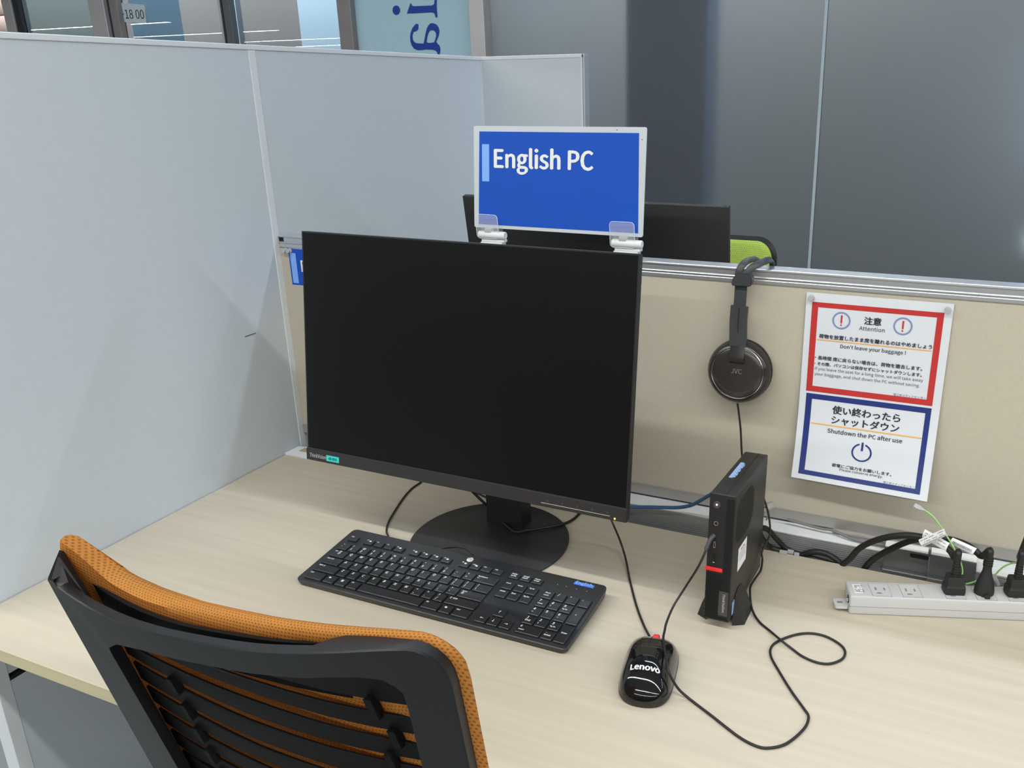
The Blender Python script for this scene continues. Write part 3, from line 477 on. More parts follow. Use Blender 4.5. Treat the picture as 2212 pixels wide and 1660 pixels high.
# ------------------------------------------------------------------ monitors
def monitor(name, label, loc, rot, back_detail=False):
    """Local origin: bottom left corner of the front face; u right, w up, -y towards the viewer."""
    t = thing(name, label, 'monitor', loc, rot)
    TL = -0.1307
    tilt = Matrix.Rotation(TL, 4, 'X')
    def P(bm):
        bmesh.ops.transform(bm, matrix=tilt, verts=bm.verts[:]); return bm
    Wm, Hm = 0.535, 0.350
    obj('back_shell', P(bx((0.0, 0.0012, 0), (Wm, 0.012, Hm), .0022, 2)), 'blackmat', t)
    bm = new()                                                       # the deeper electronics hump
    pr = [(0.012, 0.05), (0.040, 0.065), (0.046, 0.08), (0.046, 0.195), (0.038, 0.206), (0.012, 0.216)]
    prism(pr, 0.09, 0.445, 'x', bm)
    obj('rear_housing', P(bm), 'blackmat', t)
    bm = new()
    for i in range(66): 
        x = 0.075 + i * 0.0058
        box(bm, (x, 0.0118, 0.224), (x + 0.0030, 0.0150, 0.247))
    obj('vent_ribs', P(bm), mat('vent_dark_grey', (0.05, 0.052, 0.055), 0.5), t, 0)
    obj('screen', P(bx((0.0022, -0.0002, 0.0195), (Wm - 0.0022, 0.0022, Hm - 0.0022))), 'screen', t, 0)
    bm = new()
    for lo, hi in (((0, -.0006, 0.0195), (.0022, .0030, Hm)), ((Wm - .0022, -.0006, 0.0195), (Wm, .0030, Hm)), ((0.0022, -.0006, Hm - .0022), (Wm - .0022, .0030, Hm))): box(bm, lo, hi, .0004, 1)
    obj('thin_bezel', P(bm), 'black', t)
    chin = obj('chin', P(prism([(-.0026, 0), (-.0034, .0008), (-.0034, .0178), (-.0010, .0194), (.0030, .0194), (.0030, 0)], 0, Wm, 'x')), mat('charcoal_chin', (0.026, 0.026, 0.029), 0.4, var=.03), t)
    f = lambda y0: (lambda x, y: tuple(tilt @ Vector((x, y0, y))))
    fo = lambda ox, oz: (lambda x, y: tuple(tilt @ Vector((ox + x, -.0037, oz + y))))
    obj('logo_lettering', text_bm('ThinkVision', .0088, fo(.0065, .0058), width=.032, bold=.02, tall=1.35), 'silver', chin, 0)
    obj('teal_sticker', P(bx((.0392, -.0040, .0040), (.0632, -.0034, .0130))), 'teal', chin, 0)
    obj('sticker_print', text_bm('dB 050', .0050, lambda x, y: tuple(tilt @ Vector((.0432 + x, -.0043, .0066 + y))), width=.016, bold=.03), 'tealink', chin, 0)
    bm = new()
    box(bm, (.410, -.0037, .0052), (.5125, -.0033, .0059))
    obj('button_line', P(bm), 'silver', chin, 0)
    for i in range(5):
        bm = new(); cx = .420 + i * .0222
        for q in ((cx, .0095),):
            prism(rrect(q[0] - .0014, q[1] - .0012, q[0] + .0014, q[1] + .0012, .0005, 2), -.0037, -.0033, 'y', bm)
        obj('button_mark', P(bm), 'greyl', chin, 0)
    bm = new(); bmesh.ops.create_uvsphere(bm, u_segments=10, v_segments=6, radius=.0013); bmesh.ops.translate(bm, vec=(.5195, -.0034, .0032), verts=bm.verts[:])
    obj('power_led', P(bm), 'led', chin)
    return t
def monitor_stand(t, cx, cy, z0, neck_y):
    """Base disc and neck; everything in the monitor's own frame (yaw only)."""
    def inset(bm): return bm
    R0 = .1276
    b = obj('base', lathe([(0, z0), (R0 - .002, z0), (R0, z0 + .0010), (R0, z0 + .0038), (R0 - .0015, z0 + .0050), (.06, z0 + .0054), (0, z0 + .0056)], 72, mtx=Matrix.Translation((cx, cy, 0))), mat('base_black', (.026, .027, .030), .42, var=.05, bump=.15, bscale=1500), t, 40)
    pr = [(neck_y - .016, z0 + .005), (neck_y + .016, z0 + .005), (neck_y + .016, .20), (neck_y - .012, .22)]
    obj('neck', prism(pr, cx - .0330, cx + .0330, 'x'), 'black', t, 0)
    obj('tilt_hinge', bx((cx - .045, .04 - .01, .12), (cx + .045, neck_y + .012, .22), .004), 'black', t)
m1 = monitor('monitor', 'large black monitor with dark screen standing on the maple desk behind the keyboard', (.3066, -.2524, .1474), (0, 0, -.0059))
monitor_stand(m1, .2530, .1087, -.1474, .172)
m2 = monitor('monitor', 'black monitor seen from behind beyond the screen, below the blue acrylic sign', (.288 + .535, .3175, .1474), (0, 0, pi))
monitor_stand(m2, .2530, .1087, -.1474, .172)

# ------------------------------------------------------------------ keyboard
KB = thing('keyboard', 'full-size black keyboard with white legends in front of the monitor', 'keyboard', (.3601, -.3649, 0), (0, 0, .0047))
KW, KD = .4418, .138
tl = math.atan2(.0136, .138)
kmt = Matrix.Translation((0, 0, .010)) @ Matrix.Rotation(tl, 4, 'X')       # plane of the top plate
def kp(x, y, h): return tuple(kmt @ Vector((x, y, h)))
# body: rounded plan, sloping top
bm = new(); outl = rrect(0, 0, KW, KD + .0008, .0085, 6); n = len(outl); cx, cy = KW / 2, KD / 2
def loopk(ins, hh, bot=False):
    v = []
    for x, y in outl:
        dx = cx - x; dy = cy - y
        x2 = x + ins * (1 if dx > 0 else -1); y2 = y + ins * (1 if dy > 0 else -1)
        v.append(bm.verts.new((x2, y2, hh + y2 * .055) if bot else kp(x2, y2, hh)))
    return v
Ls = [loopk(.0045, .0012, True), loopk(.0020, .0020, True), loopk(.0004, -.0045), loopk(0, -.0010), loopk(.0012, 0)]
for a, b in zip(Ls[:-1], Ls[1:]):
    for i in range(n): bm.faces.new((a[i], a[(i + 1) % n], b[(i + 1) % n], b[i]))
bm.faces.new(Ls[0][::-1]); bm.faces.new(Ls[-1])
obj('body', bm, 'keyb', KB, 35)
bm = new()
for x, y in ((.03, .012), (.41, .012)): box(bm, (x - .012, y - .004, 0), (x + .012, y + .004, .0035))
for x, y in ((.03, .125), (.41, .125)): box(bm, (x - .012, y - .004, 0), (x + .012, y + .004, .0088))
obj('rubber_feet', bm, 'rubber', KB, 0)
kc = {}
def keymesh(w, d):
    k = (round(w, 4), round(d, 4))
    if k not in kc:
        bm = new(); a = [(-w/2, -d/2), (w/2, -d/2), (w/2, d/2), (-w/2, d/2)]; s = .0006; h = .0030
        L0 = [bm.verts.new((x, y, 0)) for x, y in a]; L1 = [bm.verts.new((x - s * (1 if x > 0 else -1), y - s * (1 if y > 0 else -1), h - .0005)) for x, y in a]
        L2 = [bm.verts.new((x - 2.2 * s * (1 if x > 0 else -1), y - 2.2 * s * (1 if y > 0 else -1), h)) for x, y in a]
        for A, B in ((L0, L1), (L1, L2)):
            for i in range(4): bm.faces.new((A[i], A[(i + 1) % 4], B[(i + 1) % 4], B[i]))
        bm.faces.new(L2); me = bpy.data.meshes.new('key'); bm.to_mesh(me); bm.free(); me.materials.append(M['key']); kc[k] = me
    return kc[k]
krot = (tl, 0, 0)
def key(x, y, w, d, marks):
    """x, y: centre on the plate; marks: [(text, size, dx, dy, bold)] from the key's top left."""
    o = bpy.data.objects.new('key', keymesh(w, d)); C.objects.link(o); o.parent = KB
    o.location = kp(x, y, 0); o.rotation_euler = krot
    if marks:
        bm = new()
        for mk in marks:
            s, sz, dx, dy = mk[:4]; wd = mk[4] if len(mk) > 4 else None
            if s == 'WIN':
                for i in (0, 1):
                    for j in (0, 1): box(bm, (-w/2 + dx + i * .0021, d/2 - dy + j * .0021, .0031), (-w/2 + dx + .0018 + i * .0021, d/2 - dy + .0018 + j * .0021, .0033))
                continue
            if s == 'ICON':
                prism(rrect(-w/2 + dx, d/2 - dy, -w/2 + dx + .0036, d/2 - dy + .0026, .0006, 2), .0031, .0033, 'z', bm); continue
            text_bm(s, sz, lambda a, b, dx=dx, dy=dy: (-w/2 + dx + a, d/2 - dy + b, .0032), width=wd, bold=.030, shear=.12, bm=bm)
        obj('legend', bm, 'legend', o, 0)
    return o
U = .0187; x0 = .0105; kw1 = .0165
def row(y, items, xs=x0, h=kw1):
    x = xs
    for it in items:
        w = it[0]
        if it[1] is not None: key(x + w * U / 2, y, w * U - .0022, h, it[1])
        x += w * U
def L1(s): return [(s, .0060, .0036, .0072)]
def L2(a, b): return [(a, .0050, .0040, .0058), (b, .0052, .0036, .0130)]
def Wd(s, w, dy=.0052): return [(s, .0032, .0030, dy, w)]
yr = [.0148, .0335, .0520, .0707, .0893]
row(yr[4], [(1, L2('~', '`'))] + [(1, L2(a, b)) for a, b in zip('!@#$%^&*()_+', '1234567890-=')] + [(2, [('Backspace', .0032, .0030, .0050, .0150), ('←', .0040, .0030, .0095)])])
row(yr[3], [(1.5, [('Tab', .0032, .0030, .0050, .0048), ('⇤', .0036, .0110, .0050), ('⇥', .0036, .0110, .0095)])] + [(1, L1(c)) for c in 'QWERTYUIOP'] + [(1, L2('{', '[')), (1, L2('}', ']')), (1.5, L2('|', '\\'))])
row(yr[2], [(1.75, Wd('Caps Lock', .0125))] + [(1, L1(c)) for c in 'ASDFGHJKL'] + [(1, L2(':', ';')), (1, L2('"', "'")), (2.25, [('Enter', .0032, .0040, .0050, .0072), ('↵', .0040, .0040, .0095)])])
row(yr[1], [(2.25, [('Shift', .0032, .0030, .0050, .0070), ('⇧', .0040, .0112, .0054)])] + [(1, L1(c)) for c in 'ZXCVBNM'] + [(1, L2('<', ',')), (1, L2('>', '.')), (1, L2('?', '/')), (2.75, [('⇧', .0046, .0040, .0056), ('Shift', .0032, .0088, .0052, .0070)])])
row(yr[0], [(1.75, Wd('Ctrl', .0054)), (1.15, [('ICON', 0, .0052, .0070)]), (1.1, [('WIN', 0, .0062, .0080)]), (1.1, Wd('Alt', .0042))])
row(yr[0], [(5.75, [])], x0 + 5.1 * U)
row(yr[0], [(1.55, Wd('Alt', .0042)), (1.1, [('ICON', 0, .0055, .0070)]), (1.5, Wd('Ctrl', .0052))], x0 + 10.85 * U)
yf = .1118; fh = .0118
key(x0 + U * .5, yf, .0160, fh, [('Esc', .0030, .0030, .0040, .0048)])
def F(i, x, ic): key(x, yf, .0160, fh, [('F%d' % i, .0028, .0026, .0036)] + ([('ICON', 0, .0072, .0055)] if ic else []))
for k, (i0, xs) in enumerate(((1, .0500), (5, .1350), (9, .2225))):
    for j in range(4): F(i0 + j, xs + j * .0187, (i0 + j) not in (2, 3, 11, 12))
xs = .3050
for j, (a, b) in enumerate((('PrtSc', 'SysRq'), ('Scroll', 'Lock'), ('Pause', 'Break'))):
    key(xs + j * U + .0015, yf, .0160, fh, [(a, .0030, .0028, .0040, .0090), (b, .0030, .0028, .0078, .0085)])
xs = .2995 + U * .5
for j, (a, b) in enumerate((('Insert', 'Delete'), ('Home', 'End'), ('Pg Up', 'Pg Dn'))):
    key(xs + j * U, yr[4], kw1, kw1, Wd(a, .0075 if len(a) > 3 else .005)); key(xs + j * U, yr[3], kw1, kw1, Wd(b, .0085 if len(b) > 3 else .006))
for j, s in enumerate('←↓→'): key(xs + j * U, yr[0], kw1, kw1, [(s, .0052, .0058, .0098)])
key(xs + U, yr[1], kw1, kw1, [('↑', .0052, .0058, .0098)])
xs = .3620 + U * .5
num = [[('Num', 'Lock'), ('/', None), ('*', None), ('-', None)], [('7', 'Home'), ('8', '↑'), ('9', 'Pg Up')], [('4', '←'), ('5', None), ('6', '→')], [('1', 'End'), ('2', '↓'), ('3', 'Pg Dn')]]
for r_, rw in enumerate(num):
    for j, (a, b) in enumerate(rw):
        mk = [(a, .0056 if len(a) == 1 else .0036, .0034, .0062)]
        if b: mk.append((b, .0031, .0030, .0112, .0075 if len(b) > 2 else None))
        key(xs + j * U, yr[4 - r_], kw1, kw1, mk)
key(xs + .5 * U, yr[0], kw1 + U, kw1, [('0', .0044, .0034, .0056), ('Insert', .0031, .0030, .0112, .0080)])
key(xs + 2 * U, yr[0], kw1, kw1, [('Delete', .0031, .0026, .0100, .0095), ('.', .0044, .004, .0052)])
key(xs + 3 * U, (yr[3] + yr[2]) / 2, kw1, kw1 + U, [('+', .0046, .0062, .0180)])
key(xs + 3 * U, (yr[1] + yr[0]) / 2, kw1, kw1 + U, [('Enter', .0031, .0040, .0180, .0085)])
bm = new(); prism([(.2225 + .0052 * cos(a), .1272 + .0052 * sin(a)) for a in [2 * pi * i / 28 for i in range(28)]], .0001, .0003, 'z', bm)
bmesh.ops.transform(bm, matrix=kmt, verts=bm.verts[:]); hpb = obj('round_logo', bm, 'legend', KB, 0)
obj('logo_lettering', text_bm('hp', .0082, lambda x, y: kp(.2187 + x, .1262 + y, .0005), bold=.01, shear=.25), 'keyb', hpb, 0)
bm = new(); box(bm, (.3935, .1258, .0001), (.4240, .1322, .0005)); bmesh.ops.transform(bm, matrix=kmt, verts=bm.verts[:])
bt = obj('blue_label', bm, mat('blue_tape', srgb(70, 120, 225), .4), KB, 0)
obj('label_text', text_bm('English', .0054, lambda x, y: kp(.3960 + x, .1276 + y, .0007), width=.025, bold=.03), mat('pale_blue_ink', srgb(150, 185, 245), .5), bt, 0)
bm = new()
for x in (.372, .386, .402, .4175): box(bm, (x, .1172, .0000), (x + .0012, .1176, .0003))
bmesh.ops.transform(bm, matrix=kmt, verts=bm.verts[:]); obj('indicator_marks', bm, 'legend', KB, 0)

# ------------------------------------------------------------------ mouse
MS = thing('mouse', 'glossy black wired mouse with a red wheel lying on the desk', 'mouse', (.9120, -.3570, 0), (0, 0, .20))
ML, MWd = .1200, .0330
def msurf(u, v, lift=0.0):
    """u in [-1, 1] across the shell, v from tail (-1) to nose (1)."""
    a = u * pi / 2; s_ = sin(a)
    hw = MWd * (1 - min(1, abs(v)) ** 4.6) ** .42 * (1.0 + .03 * v)
    h = .0045 + .0335 * max(0.0, 1 - abs((v + .16) / (1.16 if v > -.16 else .84)) ** 2.5) ** .72
    z = .0060 + (h - .0045) * max(0.0, 1 - abs(s_) ** 3.0) ** .60
    return Vector((hw * s_, v * ML / 2, z + lift))
bm = new(); NU, NV = 24, 36; G = []
for j in range(NV + 1):
    v = -cos(pi * j / NV); G.append([bm.verts.new(msurf(-1 + 2 * i / NU, v)) for i in range(NU + 1)])
for j in range(NV):
    for i in range(NU): bm.faces.new((G[j][i], G[j][i + 1], G[j + 1][i + 1], G[j + 1][i]))
base = [G[j][0] for j in range(NV + 1)] + [G[NV][i] for i in range(1, NU)] + [G[j][NU] for j in range(NV, -1, -1)] + [G[0][i] for i in range(NU - 1, 0, -1)]
low = [bm.verts.new((v.co.x * .97, v.co.y * .985, .0008)) for v in base]
n = len(base)
for i in range(n): bm.faces.new((base[i], base[(i + 1) % n], low[(i + 1) % n], low[i]))
bm.faces.new(low)
shell = obj('shell', bm, 'gloss', MS, 60)
# side skirt in satin plastic
bm = new()
for sd in (-1, 1):
    A = []; B = []
    for j in range(4, NV - 1):
        v = -cos(pi * j / NV); p1 = msurf(sd * .995, v); p2 = msurf(sd * .80, v)
        A.append(bm.verts.new((p1.x * 1.006, p1.y, .0030))); B.append(bm.verts.new((p1.x * 1.006, p1.y, .0066)))
    for i in range(len(A) - 1): bm.faces.new((A[i], A[i + 1], B[i + 1], B[i]))
obj('side_grip', bm, mat('satin_black', (.02, .02, .021), .35), MS, 60)
bm = new(); P_ = [msurf(-.04, v, .0001) for v in [.18 + .60 * i / 12 for i in range(13)]]
sweep(bm, P_, [(-.00035, 0), (.00035, 0), (.00035, .0002), (-.00035, .0002)]); obj('button_seam', bm, 'hole', MS, 0)
bm = new(); P_ = [msurf(-.95 + 1.9 * i / 20, .18 - .10 * (1 - abs(-1 + 2 * i / 20)) , .0001) for i in range(21)]
sweep(bm, P_, [(-.0002, 0), (.0002, 0), (.0002, .00015), (-.0002, .00015)]); obj('button_seam', bm, 'greyl', MS, 0)
wp = msurf(0.02, .74)
obj('scroll_wheel', lathe([(0, -.0042), (.0085, -.0042), (.0098, -.0030), (.0100, 0), (.0098, .0030), (.0085, .0042), (0, .0042)], 30, mtx=Matrix.Translation((wp.x + .001, wp.y, wp.z - .0078)) @ Matrix.Rotation(pi / 2, 4, 'Y')), 'redpl', MS, 40)
def mtext(x, y):
    u = (x - .0150) / .033 * .80; v = (-.0350 + y) / (ML / 2)
    return tuple(msurf(u, v, .0003))
obj('logo_lettering', text_bm('Lenovo', .0098, lambda x, y: mtext(x, y), width=.0310, bold=.045), 'white', MS, 0)
obj('cable_boot', tube([(0.0, ML / 2 - .010, .008), (0, ML / 2 + .006, .0075)], .0026, 10, 0), 'rubber', MS)

# ------------------------------------------------------------------ tiny PC
PC = thing('mini_pc', 'slim black mini computer standing upright on small feet beside the mouse cables', 'computer', (.9436, -.2340, .0148), (-.0880, -.0041, .0029))
obj('case', bx((0, .004, 0), (.0345, .183, .179), .0022, 3), 'pcside', PC, 40)
obj('front_panel', bx((-.0002, -.0002, -.0004), (.0347, .0055, .1794), .0020, 3), 'black', PC, 40)
obj('case_seam', bx((.0211, .006, .1788), (.0216, .182, .1793)), 'hole', PC, 0)
obj('front_recess', bx((.0225, -.0004, .006), (.0338, -.0001, .172)), mat('vent_backing', (.012, .012, .013), .6), PC, 0)
bm = new(); hx = .00145
def hexa(bm, x, z, y0, y1, r=hx): prism([(x + r * cos(pi / 6 + k * pi / 3), z + r * sin(pi / 6 + k * pi / 3)) for k in range(6)], y0, y1, 'y', bm)
zz = .0035; j = 0
while zz < .1745:
    xx = (.0018 if zz < .067 else .0236) + (.00150 if j % 2 else 0)
    while xx < .0332:
        if not (.0195 < xx < .0325 and .008 < zz < .0445): hexa(bm, xx, zz, -.00055, -.00035)
        xx += .0030
    zz += .0026; j += 1
tag(obj('honeycomb_vent', bm, mat('vent_hole_black', (.003, .003, .003), .9), PC, 0), kind='stuff')
bm = new()                                                             # perforated field on the lid
for i in range(34):
    for k in range(26):
        y = .010 + i * .0028 + (k % 2) * .0014; z = .105 + k * .0024
        if ((y - .055) / .055) ** 2 + ((z - .135) / .036) ** 2 < 1:
            box(bm, (.03452, y, z), (.03472, y + .0013, z + .0013))
tag(obj('side_perforation', bm, mat('vent_hole_black_2', (.006, .006, .006), .8), PC, 0), kind='stuff')
obj('red_accent', bx((-.0009, -.0012, .0705), (.0222, .003, .0758), .0006), 'redpl', PC)
bd = obj('badge', prism(rrect(.0195, .0090, .0322, .0440, .0008, 2), -.0008, -.0003, 'y'), 'greyl', PC, 0)
obj('badge_lettering', text_bm('ThinkStation', .0058, lambda x, y: (.0248 + y, -.0011, .0410 - x), width=.0270, bold=.02), 'silver', bd, 0)
def ringy(x, z, r0, r1, y0=-.0010, n=20):
    return lathe([(r0, 0), (r1, 0), (r1, .0008), (r0, .0008), (r0, 0)], n, mtx=Matrix.Translation((x, y0 + .0008, z)) @ Matrix.Rotation(pi / 2, 4, 'X'))
obj('power_button', lathe([(0, 0), (.0046, 0), (.0050, -.0003), (.0050, -.0012), (0, -.0012)], 24, mtx=Matrix.Translation((.0100, -.0012, .1635)) @ Matrix.Rotation(pi / 2, 4, 'X')), 'greyl', PC)
bm = new(); bmesh.ops.create_uvsphere(bm, u_segments=10, v_segments=6, radius=.0013); bmesh.ops.translate(bm, vec=(.0100, -.0012, .1640), verts=bm.verts[:]); obj('power_led', bm, 'pwled', PC)
j_ = obj('audio_jack', ringy(.0104, .1380, .0021, .0031), 'gunmetal', PC)
obj('jack_hole', lathe([(0, 0), (.0020, 0)], 16, mtx=Matrix.Translation((.0104, -.0006, .1380)) @ Matrix.Rotation(pi / 2, 4, 'X')), 'hole', j_, 0)
us = obj('usb_port', prism(rrect(.0086, .1035, .0112, .1125, .0012, 4), -.0010, -.0004, 'y'), 'gunmetal', PC)
obj('port_opening', prism(rrect(.0091, .1042, .0107, .1118, .0007, 3), -.0012, -.0009, 'y'), 'hole', us, 0)
us = obj('usb_port', bx((.0074, -.0008, .0815), (.0122, -.0003, .0955)), 'hole', PC, 0)
obj('port_tongue', bx((.0086, -.0010, .0826), (.0112, -.0006, .0836)), 'silver', us, 0)
lb = obj('white_label', bx((.03452, .0315, .0600), (.03482, .0765, .0930)), 'white', PC, 0)
bm = new()
for k, (a, b) in enumerate(((.044, .052), (.055, .063))): box(bm, (.0348, a, .0865), (.0350, b, .0885))
obj('red_print', bm, 'red', lb, 0)
bm = new()
for z in (.0835, .0800, .0765, .0730): box(bm, (.0348, .036, z), (.0350, .071, z + .0005))
obj('grey_print', bm, 'inkg', lb, 0)
obj('blue_sticker', bx((.03452, .0140, .0040), (.03482, .0300, .0225)), 'pclabel', PC, 0)
tp = obj('tape_label', bx((.0072, .0640, .1790), (.0120, .1300, .1797)), 'pclabel', PC, 0)
bm = new(); y = .067
for w_, h_ in ((.006, .0025), (.008, .0030), (.004, .0020), (.006, .0030), (.005, .0018), (.006, .0028), (.005, .0032), (.004, .002)):
    box(bm, (.0120, y, .1790), (.0124 + h_, y + w_, .1796)); y += w_ + .0022
obj('tape_print', bm, 'pclabel', tp, 0)
# the two wedge feet stand on the desk
for sd, nm in ((1, 'foot'), (-1, 'foot')):
    xo = .0352 if sd > 0 else -.0007
    bm = new(); w_ = .0150 * sd
    A = [(xo, .020, .034), (xo, .073, .034), (xo, .073, -.012), (xo, .020, -.012)]
    zb = lambda y: -.0140 + y * .0880
    q = [bm.verts.new(c) for c in ((xo, .018, zb(.018)), (xo, .070, zb(.070)), (xo, .062, .030), (xo, .040, .034), (xo, .026, .028),
                                   (xo + w_, .026, zb(.026)), (xo + w_ * 1.05, .068, zb(.068)), (xo + w_ * .45, .066, .016), (xo + w_ * .6, .024, .008))]
    for f in ((0, 1, 2, 3, 4), (0, 5, 6, 1), (0, 4, 8, 5), (1, 6, 7, 2), (4, 3, 8), (3, 2, 7, 8), (5, 8, 7, 6)): bm.faces.new([q[i] for i in f])
    obj(nm, bm, 'blackmat', PC, 0)
# ------------------------------------------------------------------ power strip and plugs
SA = radians(18.6)
PS = thing('power_strip', 'pale grey multi-socket power strip lying behind the mini computer', 'power strip', (1.1208, -.1215, 0), (0, 0, SA))
SL = .42
obj('body', bx((-.004, -.0065, .0), (SL, .0330, .0290), .0026, 3), 'strip', PS, 40)
obj('seam_line', bx((-.0042, -.0067, .0125), (SL + .0002, .0332, .0129)), 'stripd', PS, 0)
tb = obj('mounting_tab', prism(rrect(-.0225, -.0030, -.0035, .0165, .0040, 4), .0060, .0100), 'strip', PS, 0)
obj('tab_slot', prism(rrect(-.0185, .0050, -.0105, .0088, .0018, 4), .0100, .0103), 'stripd', tb, 0)
obj('end_recess', lathe([(0, 0), (.0058, 0)], 20, mtx=Matrix.Translation((-.0043, .0045, .0175)) @ Matrix.Rotation(pi / 2, 4, 'Y')), 'hole', PS, 0)
obj('screw', lathe([(0, .0022), (.0030, .0018), (.0040, .0004), (.0040, 0)], 16, mtx=Matrix.Translation((-.0044, .0045, .0175)) @ Matrix.Rotation(-pi / 2, 4, 'Y')), 'chrome', PS)
lb = obj('white_label', bx((.0034, .0018, .0290), (.0149, .0232, .0293)), 'white', PS, 0)
obj('label_text', text_bm('No.28', .0046, lambda x, y: (.0050 + y, .0205 - x, .0295), width=.0165, bold=.01, bm=text_bm('レ-口', .0046, lambda x, y: (.0103 + y, .0205 - x, .0295), width=.0165, bold=.01)), 'inkg', lb, 0)
sock = [.0392, .0800, .1370, .1775, .2190, .2595, .3000]
for i, sx in enumerate(sock):
    pl = obj('socket', prism(rrect(sx - .0128, -.0038, sx + .0128, .0262, .0010, 2), .0287, .0293), mat('socket_face', (.57, .58, .595), .4) if i == 0 else M['socket'], PS, 0)
    if i == 0: M['socket'] = pl.data.materials[0]
    obj('socket_gap', bx((sx - .0133, -.0043, .0286), (sx + .0133, .0267, .02905)), 'stripd', pl, 0)
    bm = new()
    box(bm, (sx - .0068, .0100, .0290), (sx - .0046, .0170, .02945)); box(bm, (sx + .0050, .0105, .0290), (sx + .0070, .0165, .02945))
    prism([(sx - .0030 + .0038 * cos(a), .0015 + .0030 * max(0, sin(a)) ) for a in [2 * pi * k / 18 for k in range(18)]][:10], .0290, .02945, 'z', bm)
    obj('pin_slots', bm, 'stripd', pl, 0)
def s2w(x, y, z): return Matrix.Translation(PS.location) @ Matrix.Rotation(SA, 4, 'Z') @ Vector((x, y, z))
def plug_block(label, sx, cab):
    t = thing('power_plug', label, 'plug', tuple(s2w(sx, .013, .0294)), (0, 0, SA))
    prof_ = [(-.0128, -.0100), (.0128, -.0100), (.0142, -.0040), (.0142, .0060), (.0120, .0100), (-.0120, .0100), (-.0142, .0060), (-.0142, -.0040)]
    bm = new(); lv = [(0, .92), (.0030, 1.0), (.0110, 1.0), (.0130, .90), (.0150, .86), (.0240, .84), (.0262, .76)]
    rings = [[bm.verts.new((x * s, y * s, z)) for x, y in prof_] for z, s in lv]
    for a, b in zip(rings[:-1], rings[1:]):
        for k in range(8): bm.faces.new((a[k], a[(k + 1) % 8], b[(k + 1) % 8], b[k]))
    bm.faces.new(rings[0][::-1]); bm.faces.new(rings[-1]); obj('plug_body', bm, 'blackmat', t, 25)
    bm = new()
    for k in range(6): lathe([(0, 0), (.0056 - k * .0002, 0), (.0058 - k * .0002, .0012), (.0056 - k * .0002, .0026), (.0046 - k * .0002, .0028), (.0046 - k * .0002, .0038), (0, .0038)], 14, bm, None); bmesh.ops.translate(bm, vec=(0, 0, -.0038 if k < 5 else 0), verts=bm.verts[:])
    bmesh.ops.translate(bm, vec=(0, 0, .0262 + .0190), verts=bm.verts[:])
    obj('strain_relief', bm, 'blackmat', t, 40)
    return t
def plug_cone(label, sx):
    t = thing('power_plug', label, 'plug', tuple(s2w(sx, .013, .0294)), (0, 0, SA))
    bm = lathe([(0, 0), (.0125, 0), (.0132, .0020), (.0130, .0070), (.0112, .0170), (.0082, .0270), (.0060, .0350), (.0056, .0420), (0, .0420)], 28)
    for v in bm.verts: v.co.y *= .85
    obj('plug_body', bm, 'blackmat', t, 40)
    bm = new(); box(bm, (-.0035, -.0160, 0), (.0035, -.009, .0055), .0010); obj('earth_tab', bm, 'blackmat', t)
    bm = new()
    for k in range(4): lathe([(0, 0), (.0062, 0), (.0064, .0012), (.0062, .0024), (.0050, .0026), (.0050, .0036), (0, .0036)], 14, bm); bmesh.ops.translate(bm, vec=(0, 0, -.0036 if k < 3 else 0), verts=bm.verts[:])
    bmesh.ops.translate(bm, vec=(0, 0, .0420 + .0108), verts=bm.verts[:]); obj('strain_relief', bm, 'blackmat', t, 40)
    return t
p1 = plug_block('black block plug with a crossed white cable tag, first in the power strip', sock[2], 'c1')
p2 = plug_cone('black tapered round plug between the two block plugs', sock[3])
p3 = plug_block('black block plug furthest from the socket label on the power strip', sock[4], 'c3')
def cable(name, pts, r, m, label, cat='cable', n=8, group=None):
    o = obj(name, tube(pts, r, n, 6), m, None, 60); return tag(o, label, cat, group)
def topz(t, h): return tuple(Vector(t.location) + Vector((0, 0, h)))
cable('power_cable', D['c1'][:-2] + [topz(p1, .062), topz(p1, .046)], .0046, 'rubber', 'thick black cable arching from the rail to the first block plug', n=12)
cable('power_cable', D['c2'][:-2] + [topz(p2, .066), topz(p2, .050)], .0046, 'rubber', 'thick black cable arching below to the tapered plug', n=12)
cable('power_cable', D['c3'][:-2] + [topz(p3, .064), topz(p3, .046)], .0046, 'rubber', 'thick black cable rising from the last block plug', n=12)
